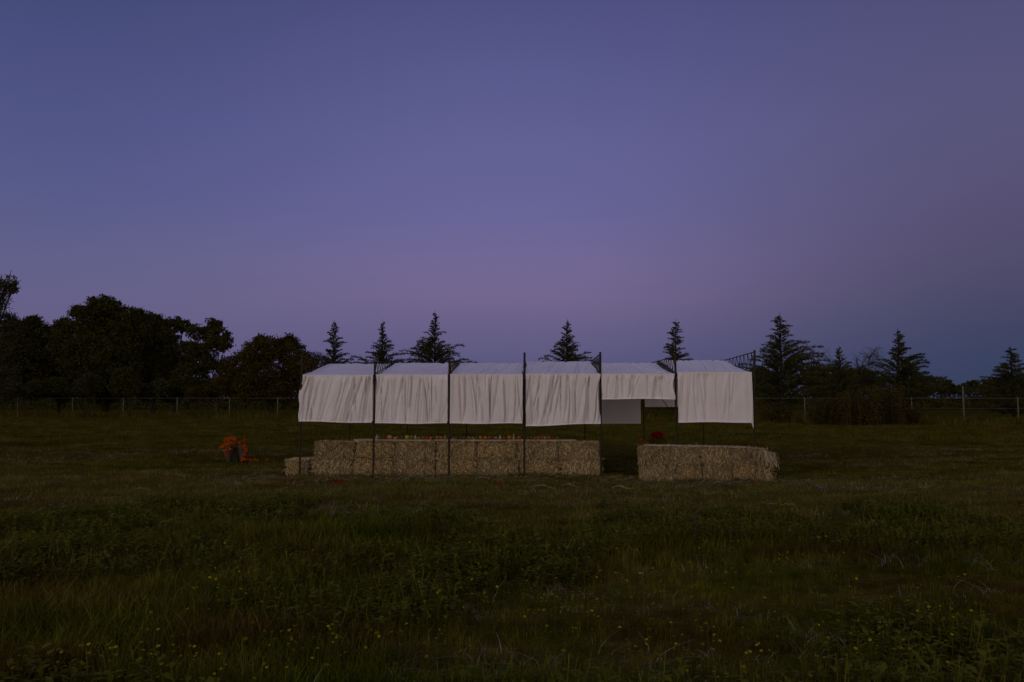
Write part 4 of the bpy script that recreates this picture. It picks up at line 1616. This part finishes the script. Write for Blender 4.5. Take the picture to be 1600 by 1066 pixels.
red_bucket()
for px, py, lab in ((997.5, 690, 'leftmost dark red bloom on the end of the short bale wall'), (1003.5, 688.5, 'small red bloom between two others on the short bale wall'),
                    (1012, 690, 'brightest small red bloom beside the plank on the short bale wall')):
    Y = 18.9
    p = at(px, py + 4, Y)
    root = empty('red_flower', (p.x, Y, p.z - .04), label=lab, cat='flower', group='small red blooms on the short bale wall')
    mb, st = MB(), MB()
    for _ in range(4):
        bloom(mb, (random.gauss(0, .02), random.gauss(0, .02), random.uniform(.07, .11)), .028, random.random())
    st.tube([(0, 0, 0), (.01, 0, .08)], .005, 5)
    lfq = MB()
    leaf_quads(lfq, np.stack([rng.normal(0, .035, 16), rng.normal(0, .03, 16), rng.uniform(.0, .07, 16)], 1), .03)
    mb.build('bloom', M['crimson'], root, smooth=False)
    st.build('stem', M['stem'], root)
    lfq.build('leaves', M['weed'], root, smooth=False)
for px, Y, lab, n in ((529, 17.2, 'dark red flower heads dropped on the grass before the left bales', 7), (782, 16.7, 'tiny red bloom on the mown strip below the middle bales', 2),
                      (1172, 17.3, 'small red bloom on the grass below the last dark post', 2)):
    x0 = X(px, Y)
    root = empty('fallen_red_flowers' if n > 3 else 'fallen_red_flower', (x0, Y, float(gz(x0, Y))), label=lab, cat='flower', group='red blooms fallen on the grass')
    mb, st = MB(), MB()
    for _ in range(n):
        bloom(mb, (random.gauss(0, .05 if n > 3 else .015), random.gauss(0, .04), random.uniform(.07, .12)), .034, random.random())
    st.tube([(-.1, 0, .01), (0, 0, .06), (.04, .01, .08)], .005, 5)
    mb.build('blooms', M['crimson'], root, smooth=False, kind='stuff')
    st.build('stem', M['stem'], root)

# pale bent stalks, tall dry weeds, scraps
for p0, p1, py, lab in ((833, 868, 766, 'pale bent reed lying on the grass below the middle bales'), (876, 905, 765, 'second pale bent reed, arched, right of the longer one'),
                        (955, 985, 768, 'faint pale reed lying below the end of the long bale wall'), (288, 312, 798, 'pale reed on the grass at the left of the field')):
    Y = EYE * F / (py - 622)
    x0, x1 = X(p0, Y), X(p1, Y)
    zz = float(gz((x0 + x1) / 2, Y)) + .10
    mb = MB()
    t = np.linspace(0, 1, 8)
    mb.tube(np.stack([(t - .5) * (x1 - x0), .06 * np.sin(t * 4), .025 * np.sin(t * 5)], 1), .007 * (1.1 - .7 * np.abs(t - .4)), 5)
    mb.tube([(-.05, .02, .06), (.04, -.08, .02)], .006, 4)
    o = mb.build('dry_reed', M['drygrass'])
    o.location = ((x0 + x1) / 2, Y, zz)
    tag(o, label=lab, cat='reed', group='pale reeds lying on the grass')
for (px, py, tip, lean, lab, mt) in ((607, 822, 765, -.28, 'thin leaning dry stalk in front of the second dark post', 'twig'), (1085, 858, 768, .03, 'tall thin upright dark weed before the short bale wall', 'twig'),
                                     (1541, 800, 745, -.03, 'dark branching weed standing at the right of the field', 'twig')):
    Y = EYE * F / (py - 622)
    x0 = X(px, Y)
    h = (py - tip) * Y / F
    root = empty('dry_weed', (x0, Y, float(gz(x0, Y))), label=lab, cat='weed', group='tall dry weeds in the field')
    st, lf = MB(), MB()
    st.tube([(0, 0, -.02), (lean * h * .5, 0, h * .5), (lean * h, 0, h)], [.007, .005, .002], 5)
    for _ in range(9):
        t = random.uniform(.3, .95)
        b0 = np.array([lean * h * t, 0, h * t])
        a_ = random.uniform(0, 6.28)
        e = b0 + np.array([math.cos(a_) * .12, math.sin(a_) * .12, .14]) * h * random.uniform(.4, 1)
        st.tube([b0, (b0 + e) / 2 + [0, 0, -.01], e], [.003, .002, .001], 3)
        leaf_quads(lf, e + rng.normal(0, .03, (7, 3)), .016)
    st.build('stem', M[mt], root)
    lf.build('seed_heads', M['twig'], root, smooth=False, kind='stuff')
for px, py, lab, sz in ((1130, 757, 'crumpled pale blue-grey scrap below the sagging bale', .10), (1275, 763, 'flat pale scrap on the worn ground right of the bales', .12), (489, 744, 'tiny white scrap at the foot of the left bales', .05)):
    Y = EYE * F / (py - 622)
    x0 = X(px, Y)
    mb = MB()
    u, v = np.meshgrid(np.linspace(-1, 1, 10), np.linspace(-1, 1, 8))
    q = np.stack([u * sz, v * sz * .7, .05 + .05 * vnoise(u * 2.3 + px, v * 2.3) + .03 * vnoise(u * 5, v * 5 + px)], -1).reshape(-1, 3)
    mb.add(q, grid_faces(10, 8))
    o = mb.build('paper_scrap', M['scrap'], smooth=False)
    o.location = (x0, Y, float(gz(x0, Y)))
    o.rotation_euler = (.15, .1, .6)
    tag(o, label=lab, cat='litter', group='scraps lying on the grass')
